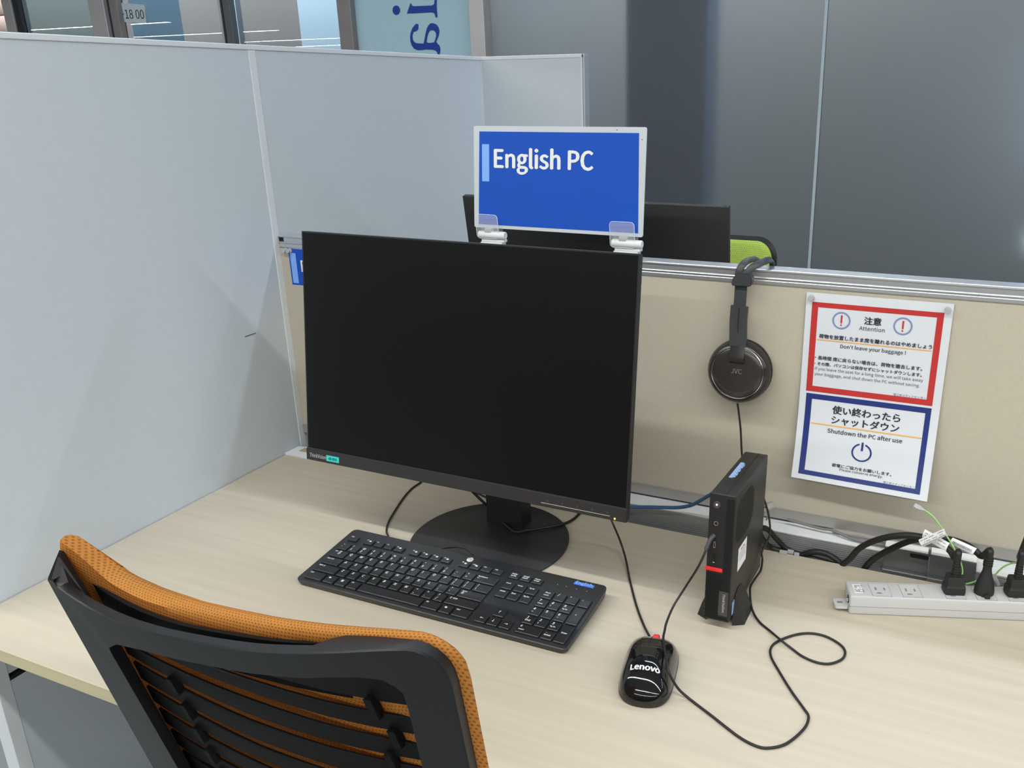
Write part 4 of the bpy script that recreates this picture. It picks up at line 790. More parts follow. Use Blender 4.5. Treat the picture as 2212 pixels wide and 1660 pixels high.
# paper tags wrapped on the cables
def tagquad(name, q, label, parts):
    a, b, c, d = [Vector(v) for v in q]; nrm = (b - a).cross(d - a).normalized()
    if nrm.y > 0: nrm = -nrm
    def f(u, v, h=0):
        bow = .0022 * (1 - (2 * v - 1) ** 2)
        return a * (1 - u) * (1 - v) + b * u * (1 - v) + c * u * v + d * (1 - u) * v + nrm * (bow + h)
    bm = new(); N1, N2 = 10, 8; g = [[bm.verts.new(f(i / N1, j / N2)) for j in range(N2 + 1)] for i in range(N1 + 1)]; g2 = [[bm.verts.new(f(i / N1, j / N2, -.0005)) for j in range(N2 + 1)] for i in range(N1 + 1)]
    for i in range(N1):
        for j in range(N2):
            bm.faces.new((g[i][j], g[i + 1][j], g[i + 1][j + 1], g[i][j + 1])); bm.faces.new((g2[i][j], g2[i][j + 1], g2[i + 1][j + 1], g2[i + 1][j]))
    o = obj(name, bm, 'white', None, 60); tag(o, label, 'tag')
    bm = new()
    for kind, *r in parts:
        if kind == 'bars':
            u0, u1, v0, v1 = r; u = u0; rnd = random.Random(7)
            while u < u1:
                w_ = rnd.choice((.008, .012, .018)); vs = [bm.verts.new(f(x, y, .0003)) for x, y in ((u, v0), (u + w_, v0), (u + w_, v1), (u, v1))]; bm.faces.new(vs); u += w_ + rnd.choice((.009, .014))
        elif kind == 'dots':
            u0, u1, rows = r; rnd = random.Random(3)
            for v in rows:
                u = u0
                while u < u1:
                    w_ = rnd.uniform(.012, .030)
                    if rnd.random() < .8:
                        vs = [bm.verts.new(f(x, y, .0003)) for x, y in ((u, v), (u + w_, v), (u + w_, v + .10), (u, v + .10))]; bm.faces.new(vs)
                    u += w_ + .016
        elif kind == 'text':
            s, u0, v0, wd, sz = r
            text_bm(s, 1.0, lambda x, y, u0=u0, v0=v0, sz=sz: tuple(f(u0 + x, v0 - y * sz / wd * 3.6, .0003)), width=wd, bm=bm, bold=.01)
    obj('tag_print', bm, 'inkg', o, 0); return o
tagquad('cable_tag', D['tagA'], 'white barcode tag wrapped on the upper thick cable, under the crossing tag', [('bars', .60, .92, .18, .62), ('dots', .08, .5, (.2, .45))])
tagquad('cable_tag', D['tagB'], 'white printed tag crossing over the barcode tag on the thick cables', [('dots', .05, .95, (.12, .42, .72))])
tagquad('cable_tag', D['tagC'], 'white barcode tag lettered below, on the cable to the tapered plug', [('bars', .10, .90, .30, .62), ('text', 'LEDKTED1K', .22, .93, .66, .26)])
# earth wires
ew = cable('earth_wire', D['gw1'], .0011, 'green', 'thin green and yellow wire rising from the first block plug, capped white', 'wire', 6)
cp = D['gwcap']; obj('wire_cap', tube([cp[0], tuple((Vector(cp[0]) + Vector(cp[1])) / 2), cp[1]], .0034, 8, 0, scale=lambda t: 1.0 if t < .6 else .45), 'pin', ew)
ew2 = cable('earth_wire', D['gw2'], .0011, 'green', 'thin green and yellow wire looping behind the tapered plug', 'wire', 6)
cp = D['gwcap2']; obj('wire_cap', tube([cp[0], cp[1]], .0026, 8, 0), 'pin', ew2)
# remaining cables
cable('mouse_cable', D['mouse_cable'], .0017, 'rubber', 'thin black cable running from behind the monitor to the mouse')
cable('headphone_cable', D['hp_cable'], .0016, 'rubber', 'long thin black cable looping across the desk from the headphones to the mini computer')
hj = D['hp_cable'][0]; a_, b_ = Vector(D['hp_cable'][0]), Vector(D['hp_cable'][1])
jb = obj('audio_plug', tube([tuple(Vector((.9512, -.2225, .1345))), tuple(a_ + (b_ - a_) * .05), tuple(b_ + (Vector(D['hp_cable'][2]) - b_) * .15)], .0036, 12, 4, scale=lambda t: 1.0 - .35 * t), 'hpgrey', None, 60)
tag(jb, 'ribbed black audio plug pushed into the front of the mini computer', 'plug')
cable('keyboard_cable', D['kb_cable1'], .0014, 'rubber', 'short black cable arch at the rear edge of the keyboard')
cable('keyboard_cable', D['kb_cable2'], .0017, 'rubber', 'black cable curving from the keyboard corner to behind the monitor')
cable('monitor_cable', D['mon_cable'], .0024, 'rubber', 'black cable hanging across the round monitor base')
cable('network_cable', D['lan'], .0030, 'lan', 'blue network cable between the monitor and the mini computer', n=10)
cable('tray_cable', D['tray_cable'], .0045, 'rubber', 'thick black cable humping over the desk edge behind the mini computer', n=10)
cable('wall_cable', D['wallc'], .0022, 'greycab', 'dark thin cable lying along the ledge under the beige screen')
cable('grey_cable', D['greyc'], .0042, mat('taupe_cable', (.34, .32, .30), .45), 'thick grey brown cable along the foot of the beige screen', n=10)
cable('tie_loop', D['earloop'], .0014, 'gunmetal', 'small metal loop beside the mini computer', 'loop', 6)
cable('grey_plug', D['greyplug'], .0060, mat('pale_grey_boot', (.42, .41, .40), .5), 'pale grey plug boot behind the mini computer', 'plug', 12)
bm = new()
for (x, y, z), r in (((1.002, -.004, .004), .006), ((1.012, .002, .004), .005), ((1.022, -.001, .003), .004)):
    box(bm, (x - r, y - .002, z - .004), (x + r, y + .003, z + .002), .0012)
tag(obj('plastic_scrap', bm, 'pin', None, 0), 'crumpled clear plastic bag by the desk edge behind the mini computer', 'plastic bag')
cable('tray_cable', [(.955, -.045, .055), (.975, -.015, .045), (.990, .002, .020), (1.01, .010, .000), (1.06, .012, -.008), (1.10, .008, -.010)], .0042, 'rubber', 'thick black cable dropping behind the mini computer into the gap', n=10)

# ------------------------------------------------------------------ acrylic sign with clips
so = (.4276, .0756, .4656); sr = (-.0919, .0008, -.0104)
SG = thing('acrylic_sign', 'blue English PC sign in a clear plate standing above the screen rail', 'sign', so, sr)
obj('plate', prism(rrect(0, 0, .310, .167, .0035, 4), 0, .0020, 'y'), 'frost', SG, 0)
obj('blue_card', prism([(.0090, .0056), (.3020, .0060), (.2975, .1582), (.0114, .1580)], -.0005, -.0001, 'y'), 'blue', SG, 0)
obj('pale_bar', bx((.0165, -.0009, .0772), (.0303, -.0005, .1376)), 'lblue', SG, 0)
obj('lettering', text_bm('English PC', .0378, lambda x, y: (.0408 + x, -.0010, .1006 + y * 0.98), width=.1815, bold=.036, tall=1.06), 'white', SG, 0)
bm = new()
for x, z in ((.2605, .1625), (.3028, .1485)): bmesh.ops.create_uvsphere(bm, u_segments=8, v_segments=5, radius=.0008, matrix=Matrix.Translation((x, -.0002, z)))
obj('dark_speck', bm, 'ink', SG, 0)
def clip(u0, u1, w0, label):
    t = thing('sign_clip', label, 'clip', so, (0, 0, sr[2]))
    um = (u0 + u1) / 2
    obj('clip_base', bx((um - .0190, -.0045, -.0335), (um + .0230, .0125, -.0285), .0010), 'whitepl', t)
    obj('clip_base', bx((um - .0165, -.0035, -.0285), (um + .0255, .0115, -.0240), .0010), 'whitepl', t)
    obj('clip_base', bx((um - .0150, -.0025, -.0240), (um + .0290, .0105, -.0190), .0012), 'whitepl', t)
    obj('hinge_roll', lathe([(0, 0), (.0056, 0), (.0064, .001), (.0064, .0505), (.0056, .0515), (0, .0515)], 20, mtx=Matrix.Translation((um - .0190, -.0010, -.0115)) @ Matrix.Rotation(pi / 2, 4, 'Y')), 'whitepl', t, 40)
    for yo, nm in ((-.0085, 'front_jaw'), (.0045, 'rear_jaw')):
        bm = new(); out = rrect(u0, w0, u1, .0235, .0060, 5); A = []; B = []
        for x, z in out:
            b = -.0035 * max(0, (z + .0175) / .041) ** 1 if yo < 0 else .002 * (z + .0175) / .04
            A.append(bm.verts.new((x, yo + .004 + b, z))); B.append(bm.verts.new((x, yo + .0054 + b, z)))
        n = len(out); bm.faces.new(A); bm.faces.new(B[::-1])
        for i in range(n): bm.faces.new((A[i], A[(i + 1) % n], B[(i + 1) % n], B[i]))
        obj(nm, bm, 'clear', t, 0)
        if yo < 0:
            e = obj('jaw_edge', sweep(new(), [Vector((x, yo + .0042 - .0035 * max(0, (z + .0175) / .041), z)) for x, z in out + out[:1]], circ(.00045, 5), cap=False), 'whitepl', t, 60)
    obj('pivot', bx((um - .0065, -.0060, -.0090), (um + .0065, .0060, .0000), .0015), 'pin', t)
    return t
clip(.0075, .0505, -.0175, 'clear and white clip under the corner of the sign nearest the tall partition')
clip(.2560, .2985, -.0180, 'clear and white clip under the corner of the sign nearest the headphones')

# ------------------------------------------------------------------ small card pinned behind the monitor
cdz = tag(obj('pinned_card', bx((.0212, .0588, .3352), (.2100, .0598, .4080)), 'white', None, 0), 'small blue card pinned to the beige screen, mostly hidden by the monitor', 'card')
obj('blue_print', bx((.0216, .0583, .3368), (.2096, .0588, .4072)), 'blue', cdz, 0)
obj('pale_bar', bx((.0248, .0580, .3406), (.0382, .0583, .3988)), 'lblue', cdz, 0)
obj('lettering', text_bm('English PC', .0330, lambda x, y: (.0490 + x, .0580, .3642 + y), width=.14, bold=.02), 'white', cdz, 0)
def pin(x, z, label, y=.0585):
    t = thing('push_pin', label, 'push pin', (x, y, z))
    obj('pin_head', lathe([(0, .0080), (.0036, .0080), (.0042, .0070), (.0042, .0060), (.0028, .0050), (.0026, .0020), (.0044, .0012), (.0046, 0), (0, 0)], 18, mtx=Matrix.Rotation(pi / 2, 4, 'X')), 'pin', t, 40)
    obj('pin_needle', lathe([(0, .0005), (.0006, .0005), (.0006, -.005), (0, -.006)], 8, mtx=Matrix.Rotation(pi / 2, 4, 'X')), 'chrome', t, 40)
pin(.0165, .4035, 'clear push pin beside the partition post, next to the blue card')
pin(.0262, .4030, 'clear push pin through the corner of the small blue card', .0580)

# ------------------------------------------------------------------ notice sheet
PX0, PX1, PYW = 1.0006, 1.2018, .0572
def sheet(a, b, h=0.0):
    x = PX0 + (PX1 - PX0) * a + (.0035 * (1 - a) - .0035) * b; Lh = .300; c = .42
    if b <= c: y = PYW - .002 * b; z = .4022 - b * Lh; ny, nz = -1, 0
    else:
        t = (b - c) * Lh; k = 4.2; R_ = 1 / k; am = .60 - .14 * (1 - a); y = PYW - .002 * c - R_ * (1 - cos(t * k)) * am; z = .4022 - c * Lh - R_ * sin(t * k)
        ny, nz = -cos(t * k * am), -sin(t * k * am) * -1
        nz = -abs(nz) if False else nz
    return Vector((x, y + ny * h, z + nz * h * .0 - .0004 * a))
NT = thing('notice_sheet', 'white bilingual notice with red and navy frames pinned to the beige screen', 'poster', (1.10, .0575, .402))
def sq(name, a0, b0, a1, b1, m, h, parent=NT, nx=None, ny=None):
    bm = new(); nx = nx or max(2, int((a1 - a0) * 12)); ny = ny or max(2, int(abs(b1 - b0) * 40))
    g = [[bm.verts.new(sheet(a0 + (a1 - a0) * i / nx, b0 + (b1 - b0) * j / ny, h)) for j in range(ny + 1)] for i in range(nx + 1)]
    for i in range(nx):
        for j in range(ny): bm.faces.new((g[i][j], g[i + 1][j], g[i + 1][j + 1], g[i][j + 1]))
    return bm
bmp = sq('', 0, 0, 1, 1, 'paper', 0)
bb = sq('', 0, 0, 1, 1, 'paper', -.0004)
me_ = bpy.data.meshes.new('x'); bb.to_mesh(me_); bb.free(); bmp.from_mesh(me_)
ch('paper', bmp, 'paper', NT, 60)
def frame_(name, o4, i4, m):
    (a0, b0, a1, b1), (c0, d0, c1, d1) = o4, i4
    bm = new()
    for r_ in ((a0, b0, a1, d0), (a0, d1, a1, b1), (a0, d0, c0, d1), (c1, d0, a1, d1)):
        x = sq('', *r_, m, .0004); me = bpy.data.meshes.new('x'); x.to_mesh(me); x.free(); bm.from_mesh(me)
    return ch(name, bm, m, NT, 60)
frame_('red_frame', (.045, .0452, .945, .5040), (.0895, .0698, .9020, .4750), 'red')
frame_('navy_frame', (.050, .5155, .944, .9680), (.0945, .5430, .9065, .9400), 'navy')
AR = .2012 / .300
def ptext(s, a, b, wa, hb, m='ink', bold=.0, align='l', name='printed_line'):
    """Baseline at (a, b); wa: width in sheet units; hb: letter size in sheet units of height."""
    V, F, w = text_geo(s, bold); bm = new(); off = {'l': 0, 'c': -wa / 2, 'r': -wa}[align]
    sy = wa / w * AR * .97
    vs = [bm.verts.new(sheet(a + off + v.x / w * wa, b - v.y * sy, .0006 + .00008 * (i // _nb[(s, bold, 0.0)]))) for i, v in enumerate(V)]
    for f in F:
        try: bm.faces.new([vs[i] for i in f])
        except ValueError: pass
    return ch(name, bm, m, NT, 0)
def pring(a, b, r, w_, m, name, gap=None):
    bm = new(); N_ = 48; o_ = []; i_ = []
    for k in range(N_ + (1 if gap else 0)):
        t = (gap + (2 * pi - 2 * gap) * k / N_) if gap else 2 * pi * k / N_
        for rr, L_ in ((r, o_), (r - w_, i_)): L_.append(bm.verts.new(sheet(a + rr * sin(t), b - rr * cos(t) * AR, .0006)))
    n = len(o_)
    for k in range(n if not gap else n - 1): bm.faces.new((o_[k], o_[(k + 1) % n], i_[(k + 1) % n], i_[k]))
    return ch(name, bm, m, NT, 0)
for a in (.2615, .6850):
    pring(a, .1262, .0640, .0105, 'ring', 'warning_ring')
    ch('exclamation_bar', sq('', a - .0055, .100, a + .0060, .140, 'red', .0006), 'red', NT, 0)
    ch('exclamation_dot', sq('', a - .0055, .1455, a + .0055, .1525, 'red', .0006, ny=2), 'red', NT, 0)
ptext('注意', .4215, .1310, .118, .0400, bold=.03)
ptext('Attention', .3905, .1645, .176, .0300, 'ink')
ptext('荷物を放置したまま席を離れるのはやめましょう', .1120, .2220, .782, .0265, bold=.025)
ch('underline', sq('', .0990, .2300, .8930, .2350, 'amber', .0005), 'amber', NT, 0)
ptext("Don't leave your baggage !", .2700, .2640, .455, .0235, bold=.012)
ptext('・長時間 席に戻らない場合は、荷物を撤去します。', .0930, .3330, .755, .0250, bold=.018)
ptext('・その際、パソコンは保存せずにシャットダウンします。', .0930, .3630, .757, .0250, bold=.018)
ptext('If you leave the seat for a long time, we will take away', .0990, .3890, .764, .0225, 'inkg')
ptext('your baggage, and shut down the PC without saving.', .0990, .4165, .746, .0225, 'inkg')
ptext('理工学メディアセンター', .6720, .4735, .224, .0170, 'inkg')
ptext('使い終わったら', .2540, .6030, .488, .0520, bold=.03)
ptext('シャットダウン', .2540, .6560, .488, .0500, bold=.03)
ch('underline', sq('', .1050, .6680, .9040, .6745, 'amber', .0005), 'amber', NT, 0)
ptext('Shutdown the PC after use', .2330, .7100, .541, .0290, bold=.014)
pring(.4985, .7925, .0740, .0125, 'navy', 'power_ring', .32)
ch('power_bar', sq('', .4915, .7370, .5065, .7830, 'navy', .0006), 'navy', NT, 0)
ptext('節電にご協力をお願いします。', .2960, .8920, .435, .0290, bold=.022)
ptext('Please conserve energy.', .3550, .9110, .318, .0205, 'ink', bold=.005)
ptext('理工学メディアセンター', .6800, .9375, .222, .0160, 'inkg')
pin(1.0080, .3945, 'clear push pin in the corner of the notice nearest the headphones', .0570)
pin(1.1945, .3930, 'clear push pin in the corner of the notice furthest from the headphones', .0570)

# ------------------------------------------------------------------ headphones over the rail
HP = thing('headphones', 'black over-ear headphones hanging over the aluminium rail', 'headphones', (.911, .035, .277))
def hch(name, bm, m, parent=HP, smooth=40): return ch(name, bm, m, parent, smooth)
def cup(cx, cy, cz, s, tl_):
    mt = Matrix.Translation((cx, cy, cz)) @ Matrix.Rotation(tl_, 4, 'X') @ Matrix.Rotation(pi / 2 if s > 0 else -pi / 2, 4, 'X')
    hch('ear_pad', lathe([(.020, -.018), (.036, -.0190), (.0455, -.0165), (.0490, -.0110), (.0492, -.0050), (.0470, -.0010), (.030, 0)], 56, mtx=mt), 'leather')
    hch('ear_housing', lathe([(.0470, -.0015), (.0488, .0010), (.0484, .0050), (.0455, .0100), (.0425, .0130), (.0405, .0138)], 56, mtx=mt), 'hpgloss')
    hch('trim_ring', lathe([(.0400, .0134), (.0406, .0146), (.0396, .0150), (.0388, .0140)], 56, mtx=mt), 'gunmetal')
    pl = hch('cover_plate', lathe([(.0390, .0134), (.0380, .0144), (.030, .0154), (.015, .0162), (0, .0164)], 56, mtx=mt), mat('smoked_cover', (.034, .031, .030), .30, var=.02, coat=.5))
    return pl, mt
pl, mt = cup(.9108, .0345, .2765, 1, -.12)
obj('logo_lettering', text_bm('JVC', .0078, lambda x, y: tuple(mt @ Vector((-.0085 + x, -.001 + y, .0169))), width=.0165, bold=.02), mat('faint_grey_print', (.17, .165, .16), .5), pl, 0)
cup(.9250, .1260, .2765, -1, .06)
flat = lambda w_, th: [(-w_ / 2, -th / 2), (w_ / 2, -th / 2), (w_ / 2, th / 2), (-w_ / 2, th / 2)]
hch('arm_sleeve', sweep(new(), smoothpath([(.9070, .036, .3780), (.9066, .0335, .3560), (.9078, .0305, .3340), (.9090, .0275, .3150)], 5), [(-.0130, -.003), (-.011, -.0050), (.011, -.0050), (.0130, -.003), (.0130, .0030), (-.0130, .0030)], up=Vector((0, -1, 0))), 'hpgrey', smooth=50)
hch('sleeve_line', sweep(new(), [Vector((.9075, .0303, .3770)), Vector((.9072, .0280, .3560)), Vector((.9083, .0250, .3400))], flat(.0008, .0006), up=Vector((0, -1, 0))), 'hole', smooth=0)
hch('yoke', sweep(new(), smoothpath([(.9090, .0280, .3180), (.9096, .0250, .3100), (.9098, .0215, .3010), (.9098, .0205, .2955)], 4), flat(.0225, .0070), up=Vector((0, -1, 0))), 'hpgloss', smooth=30)
hch('slider_band', sweep(new(), [Vector((.9072, .0385, .4130)), Vector((.9070, .0375, .3950)), Vector((.9068, .0360, .3760))], flat(.0182, .0030), up=Vector((0, -1, 0))), 'hpgrey', smooth=0)
bm = new()
for y, w_, zc in ((.030, 1.0, 0), ):
    pass
clamp = prism([(.8950, .4095), (.9220, .4095), (.9245, .4120), (.9255, .4210), (.9215, .4290), (.9035, .4290), (.8965, .4210), (.8945, .4120)], .0285, .0430, 'y')
bmesh.ops.bevel(clamp, geom=clamp.edges[:], offset=.0012, segments=2, affect='EDGES')
hch('band_clamp', clamp, 'hpgrey')
def lift(P, dz=.0): return [Vector(p) + Vector((0, 0, dz)) for p in P]
bl = [(.9035, .0330, .4240), (.9050, .0340, .4330), (.9085, .0385, .4405), (.9118, .0480, .4438), (.9150, .0660, .4436), (.9190, .0880, .4395), (.9215, .1030, .4230), (.9225, .1110, .3950), (.9230, .1150, .3600)]
br = [(.9130, .0330, .4200), (.9180, .0340, .4310), (.9245, .0375, .4385), (.9335, .0460, .4430), (.9390, .0640, .4440), (.9405, .0850, .4400), (.9380, .1010, .4250), (.9320, .1100, .3950), (.9240, .1150, .3600)]
for P_ in (bl, br):
    hch('headband', sweep(new(), smoothpath(P_, 6), [(-.0052, -.0012), (-.0040, -.0026), (.0040, -.0026), (.0052, -.0012), (.0052, .0012), (.0040, .0022), (-.0040, .0022), (-.0052, .0012)], up=Vector((1, 0, 0)) if False else Vector((0, -1, .3))), 'hpgrey', smooth=50)
hch('arm_sleeve', sweep(new(), [Vector((.9235, .1150, .365)), Vector((.9240, .1180, .330)), Vector((.9250, .128, .300))], flat(.026, .008), up=Vector((0, 1, 0))), 'hpgrey', smooth=30)
# ------------------------------------------------------------------ orange task chair in front of the desk
CY0, CM, CB, CXC, CR, CH = -.7254, .0572, .030, .6375, .2317, .2298
def lerp(T, x):
    if x <= T[0][0]: return T[0][1]
    for (a, b), (c, d) in zip(T[:-1], T[1:]):
        if x <= c: return b + (d - b) * (x - a) / (c - a)
    return T[-1][1]
def ys(x, z, off=0.0):
    e = min(1.4, abs(x - CXC) / CH)
    return CY0 + CM * (x - CXC) - CB * (1 - e ** 2.2) + CR * (.27 - z) - off
ZT_ = [(.395, .237), (.415, .237), (.440, .231), (.458, .228), (.480, .225), (.506, .223), (.542, .2225), (.576, .2245), (.618, .229), (.662, .2335), (.694, .237), (.726, .2425), (.756, .248), (.775, .252), (.808, .259), (.832, .263), (.854, .2645), (.880, .263)]
def zt(x): return (lerp(ZT_, x - .006) + lerp(ZT_, x) + lerp(ZT_, x + .006)) / 3
ZC_ = [(.395, .282), (.405, .281), (.415, .275), (.430, .262), (.440, .251), (.450, .241), (.462, .232), (.48, .2265)] + ZT_[5:]
def ztc(x): return (lerp(ZC_, x - .006) + lerp(ZC_, x) + lerp(ZC_, x + .006)) / 3
OC = thing('task_chair', 'orange mesh task chair with a black slatted back, pushed up to the maple desk', 'chair', (.64, -.45, ZF))
def cch(name, bm, m, smooth=40, parent=None): return ch(name, bm, m, parent or OC, smooth)
def outline(dx=0.0, dz=0.0, zb=-.16, zt=zt):
    P_ = []
    xl = lambda z: .4005 + .055 * (z - .018) - dx
    xr = lambda z: .8605 + .045 * (z - .10) + dx
    r = .022
    for i in range(14): z = zb + (.215 - zb) * i / 13; P_.append((xl(z), z))
    for i in range(1, 7): t = pi / 2 * i / 7; P_.append((xl(.24) + r * (1 - cos(t)), .232 + (zt(.425) + .004 + dz - .232) * sin(t)))
    for i in range(41): x = .4255 + (.8400 - .4255) * i / 40; P_.append((x, zt(x) + dz))
    for i in range(1, 7): t = pi / 2 * i / 7; P_.append((.8400 + (xr(.22) - .8400) * sin(t), zt(.84) + dz - (.2640 - .228) * (1 - cos(t))))
    for i in range(14): z = .220 - (.220 - zb) * i / 13; P_.append((xr(z), z))
    for i in range(1, 20): P_.append((xr(zb) + (xl(zb) - xr(zb)) * i / 20, zb - .012 * sin(pi * i / 20)))
    return P_
OUT = outline()
INN = []
TOPI = [(.474, .165), (.50, .182), (.54, .190), (.58, .1945), (.626, .1995), (.679, .2045), (.71, .209), (.733, .212), (.76, .219), (.792, .2245), (.812, .2235), (.8235, .212)]
for x, z in OUT:
    if z < -.10: zz_ = -.115
    else: zz_ = None
    if x < .425 and z < .232: INN.append((.474, max(-.115, min(z, .150))))
    elif x < .474: INN.append((.474 + (x - .425) * .05, .155 + .15 * (x - .425)))
    elif z > .17 and x <= .8240: INN.append((x, lerp(TOPI, x)))
    elif x > .80 and z > -.115: INN.append((.8235 - .012 * max(0, min(1, (.19 - z) / .2)), min(z, .205)) if z < .205 else (.8235, .209))
    else: INN.append((max(.474, min(.812, x)), -.115))
def tdepth(x, z):
    if z < .19: return .013
    T = [(.39, .016), (.405, .0235), (.423, .0250), (.4275, .0100), (.46, .0108), (.55, .0118), (.65, .0112), (.748, .0125), (.7555, .0180), (.7585, .0265), (.772, .0268), (.80, .0225), (.83, .0165), (.85, .0130), (.88, .0120)]
    return lerp(T, x)
bm = new(); n = len(OUT)
cen = (.6375, .08)
def ringv(P_, offf, ins=0.0, up=0.0):
    v = []
    for x, z in P_:
        if up and x < .4280 and z > .14: z = z + up * lerp([(.14, 0), (.20, .35), (.232, 1)], z) * lerp([(.395, .012), (.405, .018), (.415, .022), (.424, .020), (.4279, .014)], x)
        dx, dz = cen[0] - x, cen[1] - z; l = math.hypot(dx, dz); x2 = x + dx / l * ins; z2 = z + dz / l * ins
        v.append(bm.verts.new((x2, ys(x2, z2, offf(x, z)), z2)))
    return v
R0 = ringv(INN, lambda x, z: -.0010); R1 = ringv(OUT, lambda x, z: 0.0, .0018); R2 = ringv(OUT, lambda x, z: -.0016)
R3 = ringv(OUT, lambda x, z: -tdepth(x, min(z, .23) if x > .43 else z) + .001, 0, 1.0); R4 = ringv(OUT, lambda x, z: -tdepth(x, z), .0012, 1.0); R5 = ringv(INN, lambda x, z: -.0130)
for a, b in ((R0, R1), (R1, R2), (R2, R3), (R3, R4), (R4, R5), (R5, R0)):
    for i in range(n):
        try: bm.faces.new((a[i], a[(i + 1) % n], b[(i + 1) % n], b[i]))
        except ValueError: pass
bmesh.ops.remove_doubles(bm, verts=bm.verts[:], dist=.00001)
cch('back_frame', bm, 'chair', 35)
bm = new(); g = []
for i in range(31):                                                    # dark inner shell below the cushion roll
    x = .432 + (.770 - .432) * i / 30; a = zt(x) - .0125
    g.append([bm.verts.new((x, ys(x, z, o), z)) for z, o in ((a, -.0335), (a, -.0290), (.165, -.0290), (.165, -.0320))])
for i in range(30):
    for k in range(4): bm.faces.new((g[i][k], g[i][(k + 1) % 4], g[i + 1][(k + 1) % 4], g[i + 1][k]))
bm.faces.new(g[0][::-1]); bm.faces.new(g[-1])
cch('inner_shell', bm, 'slat', 40)
rows = [([(.46, .197), (.55, .187), (.65, .1785), (.73, .1715), (.82, .1665)], .0085),
        ([(.46, .163), (.54, .1570), (.62, .1480), (.72, .1365), (.82, .1285)], .0070),
        ([(.46, .131), (.54, .1245), (.62, .1110), (.71, .1010), (.82, .0930)], .0058),
        ([(.46, .094), (.54, .0860), (.62, .0700), (.71, .0600), (.82, .0530)], .0058),
        ([(.46, .059), (.54, .0500), (.62, .0350), (.71, .0250), (.82, .0180)], .0058),
        ([(.46, .024), (.54, .0150), (.62, .0000), (.71, -.010), (.82, -.017)], .0058),
        ([(.46, -.012), (.54, -.021), (.62, -.036), (.71, -.046), (.82, -.053)], .0058)]
def slat(top, bot, x0_=.462, x1_=.832):
    bm = new(); N_ = 28; g = []
    for i in range(N_ + 1):
        x = x0_ + (x1_ - x0_) * i / N_; a = top(x); b = bot(x)
        g.append([bm.verts.new((x, ys(x, z, o), z)) for z, o in ((a, -.0205), (a - .001, -.0195), (b + .001, -.0190), (b, -.0200), (b, -.0215), (a, -.0225))])
    for i in range(N_):
        for k in range(6): bm.faces.new((g[i][k], g[i][(k + 1) % 6], g[i + 1][(k + 1) % 6], g[i + 1][k]))
    bm.faces.new(g[0][::-1]); bm.faces.new(g[-1]); return bm
for k in range(len(rows) + 1):
    if k == 0: tp_ = lambda x: lerp(TOPI, x) + .012
    else: tp_ = (lambda T, h: (lambda x: lerp(T, x) - h))(*rows[k - 1])
    if k == len(rows): bt_ = lambda x: -.125
    else: bt_ = (lambda T, h: (lambda x: lerp(T, x) + h))(*rows[k])
    cch('back_slat', slat(tp_, bt_), 'slat', 40)
for k, (T, h) in enumerate(rows):
    for x in ((.7765, .7885)[k % 2], .5335 if k >= 2 else None):
        if x is None: continue
        z = lerp(T, x); bm = new()
        q = [(x - .0035, z + h + .005), (x + .0035, z + h + .005), (x + .0055, z - h - .004), (x - .0015, z - h - .004)]
        A = [bm.verts.new((a, ys(a, b, -.0135), b)) for a, b in q]; B = [bm.verts.new((a, ys(a, b, -.0225), b)) for a, b in q]
        bm.faces.new(A); bm.faces.new(B[::-1])
        for i in range(4): bm.faces.new((A[i], A[(i + 1) % 4], B[(i + 1) % 4], B[i]))
        cch('slat_link', bm, 'slat', 0)
# the mesh cushion in front of the frame
FR = [(.36, .030), (.39, .038), (.42, .040), (.44, .047), (.46, .0545), (.50, .0590), (.55, .0610), (.60, .0580), (.65, .0545), (.70, .0500), (.76, .0415), (.81, .0310), (.84, .0250), (.86, .0215), (.88, .0190)]
RR_ = [(.36, .016), (.40, .0215), (.423, .0250), (.444, .0310), (.487, .0345), (.525, .0355), (.567, .0385), (.618, .0378), (.664, .0360), (.708, .0345), (.734, .0310), (.77, .0262), (.80, .0225), (.83, .0165), (.86, .0120), (.88, .0100)]
OUTC = outline(.0075, .0035, -.17, ztc); n = len(OUTC)
bm = new(); uvl = bm.loops.layers.uv.new('UVMap'); vals = {}
def cring(kind, sc, ins):
    v = []
    for x, z in OUTC:
        dx, dz = cen[0] - x, cen[1] - z; l = math.hypot(dx, dz)
        x2 = cen[0] - dx * sc + dx / l * ins; z2 = cen[1] - dz * sc + dz / l * ins
        zd = max(0.0, min(1.0, (z - .10) / .12))
        f_, r_ = lerp(FR, x2), lerp(RR_, x2)
        side = min(1, max(0, abs(x - .6375) - .17) / .06)
        off = {'r': r_, 'rm': r_ + (f_ - r_) * .22, 'm': r_ + (f_ - r_) * .5, 'fm': r_ + (f_ - r_) * .80, 'f': f_}[kind]
        vv = bm.verts.new((x2, ys(x2, z2, -off), z2)); vals[vv] = (x2, z2 + (off * 1.3 if kind in ('f', 'fm', 'm', 'rm') else off * 1.3))
        v.append(vv)
    return v
RS = [cring('r', .5, 0), cring('r', .8, 0), cring('r', 1, .016), cring('r', 1, .006), cring('rm', 1, .0015), cring('m', 1, 0), cring('fm', 1, .0020), cring('f', 1, .0075), cring('f', 1, .016), cring('f', .8, 0), cring('f', .5, 0)]
for a, b in zip(RS[:-1], RS[1:]):
    for i in range(n): bm.faces.new((a[i], a[(i + 1) % n], b[(i + 1) % n], b[i]))
for R_, kd in ((RS[0], 'r'), (RS[-1], 'f')):
    off = lerp(RR_ if kd == 'r' else FR, cen[0]); c_ = bm.verts.new((cen[0], ys(cen[0], cen[1], -off), cen[1])); vals[c_] = cen
    for i in range(n): bm.faces.new((R_[i], R_[(i + 1) % n], c_))
for f in bm.faces:
    for l in f.loops: l[uvl].uv = vals[l.vert]
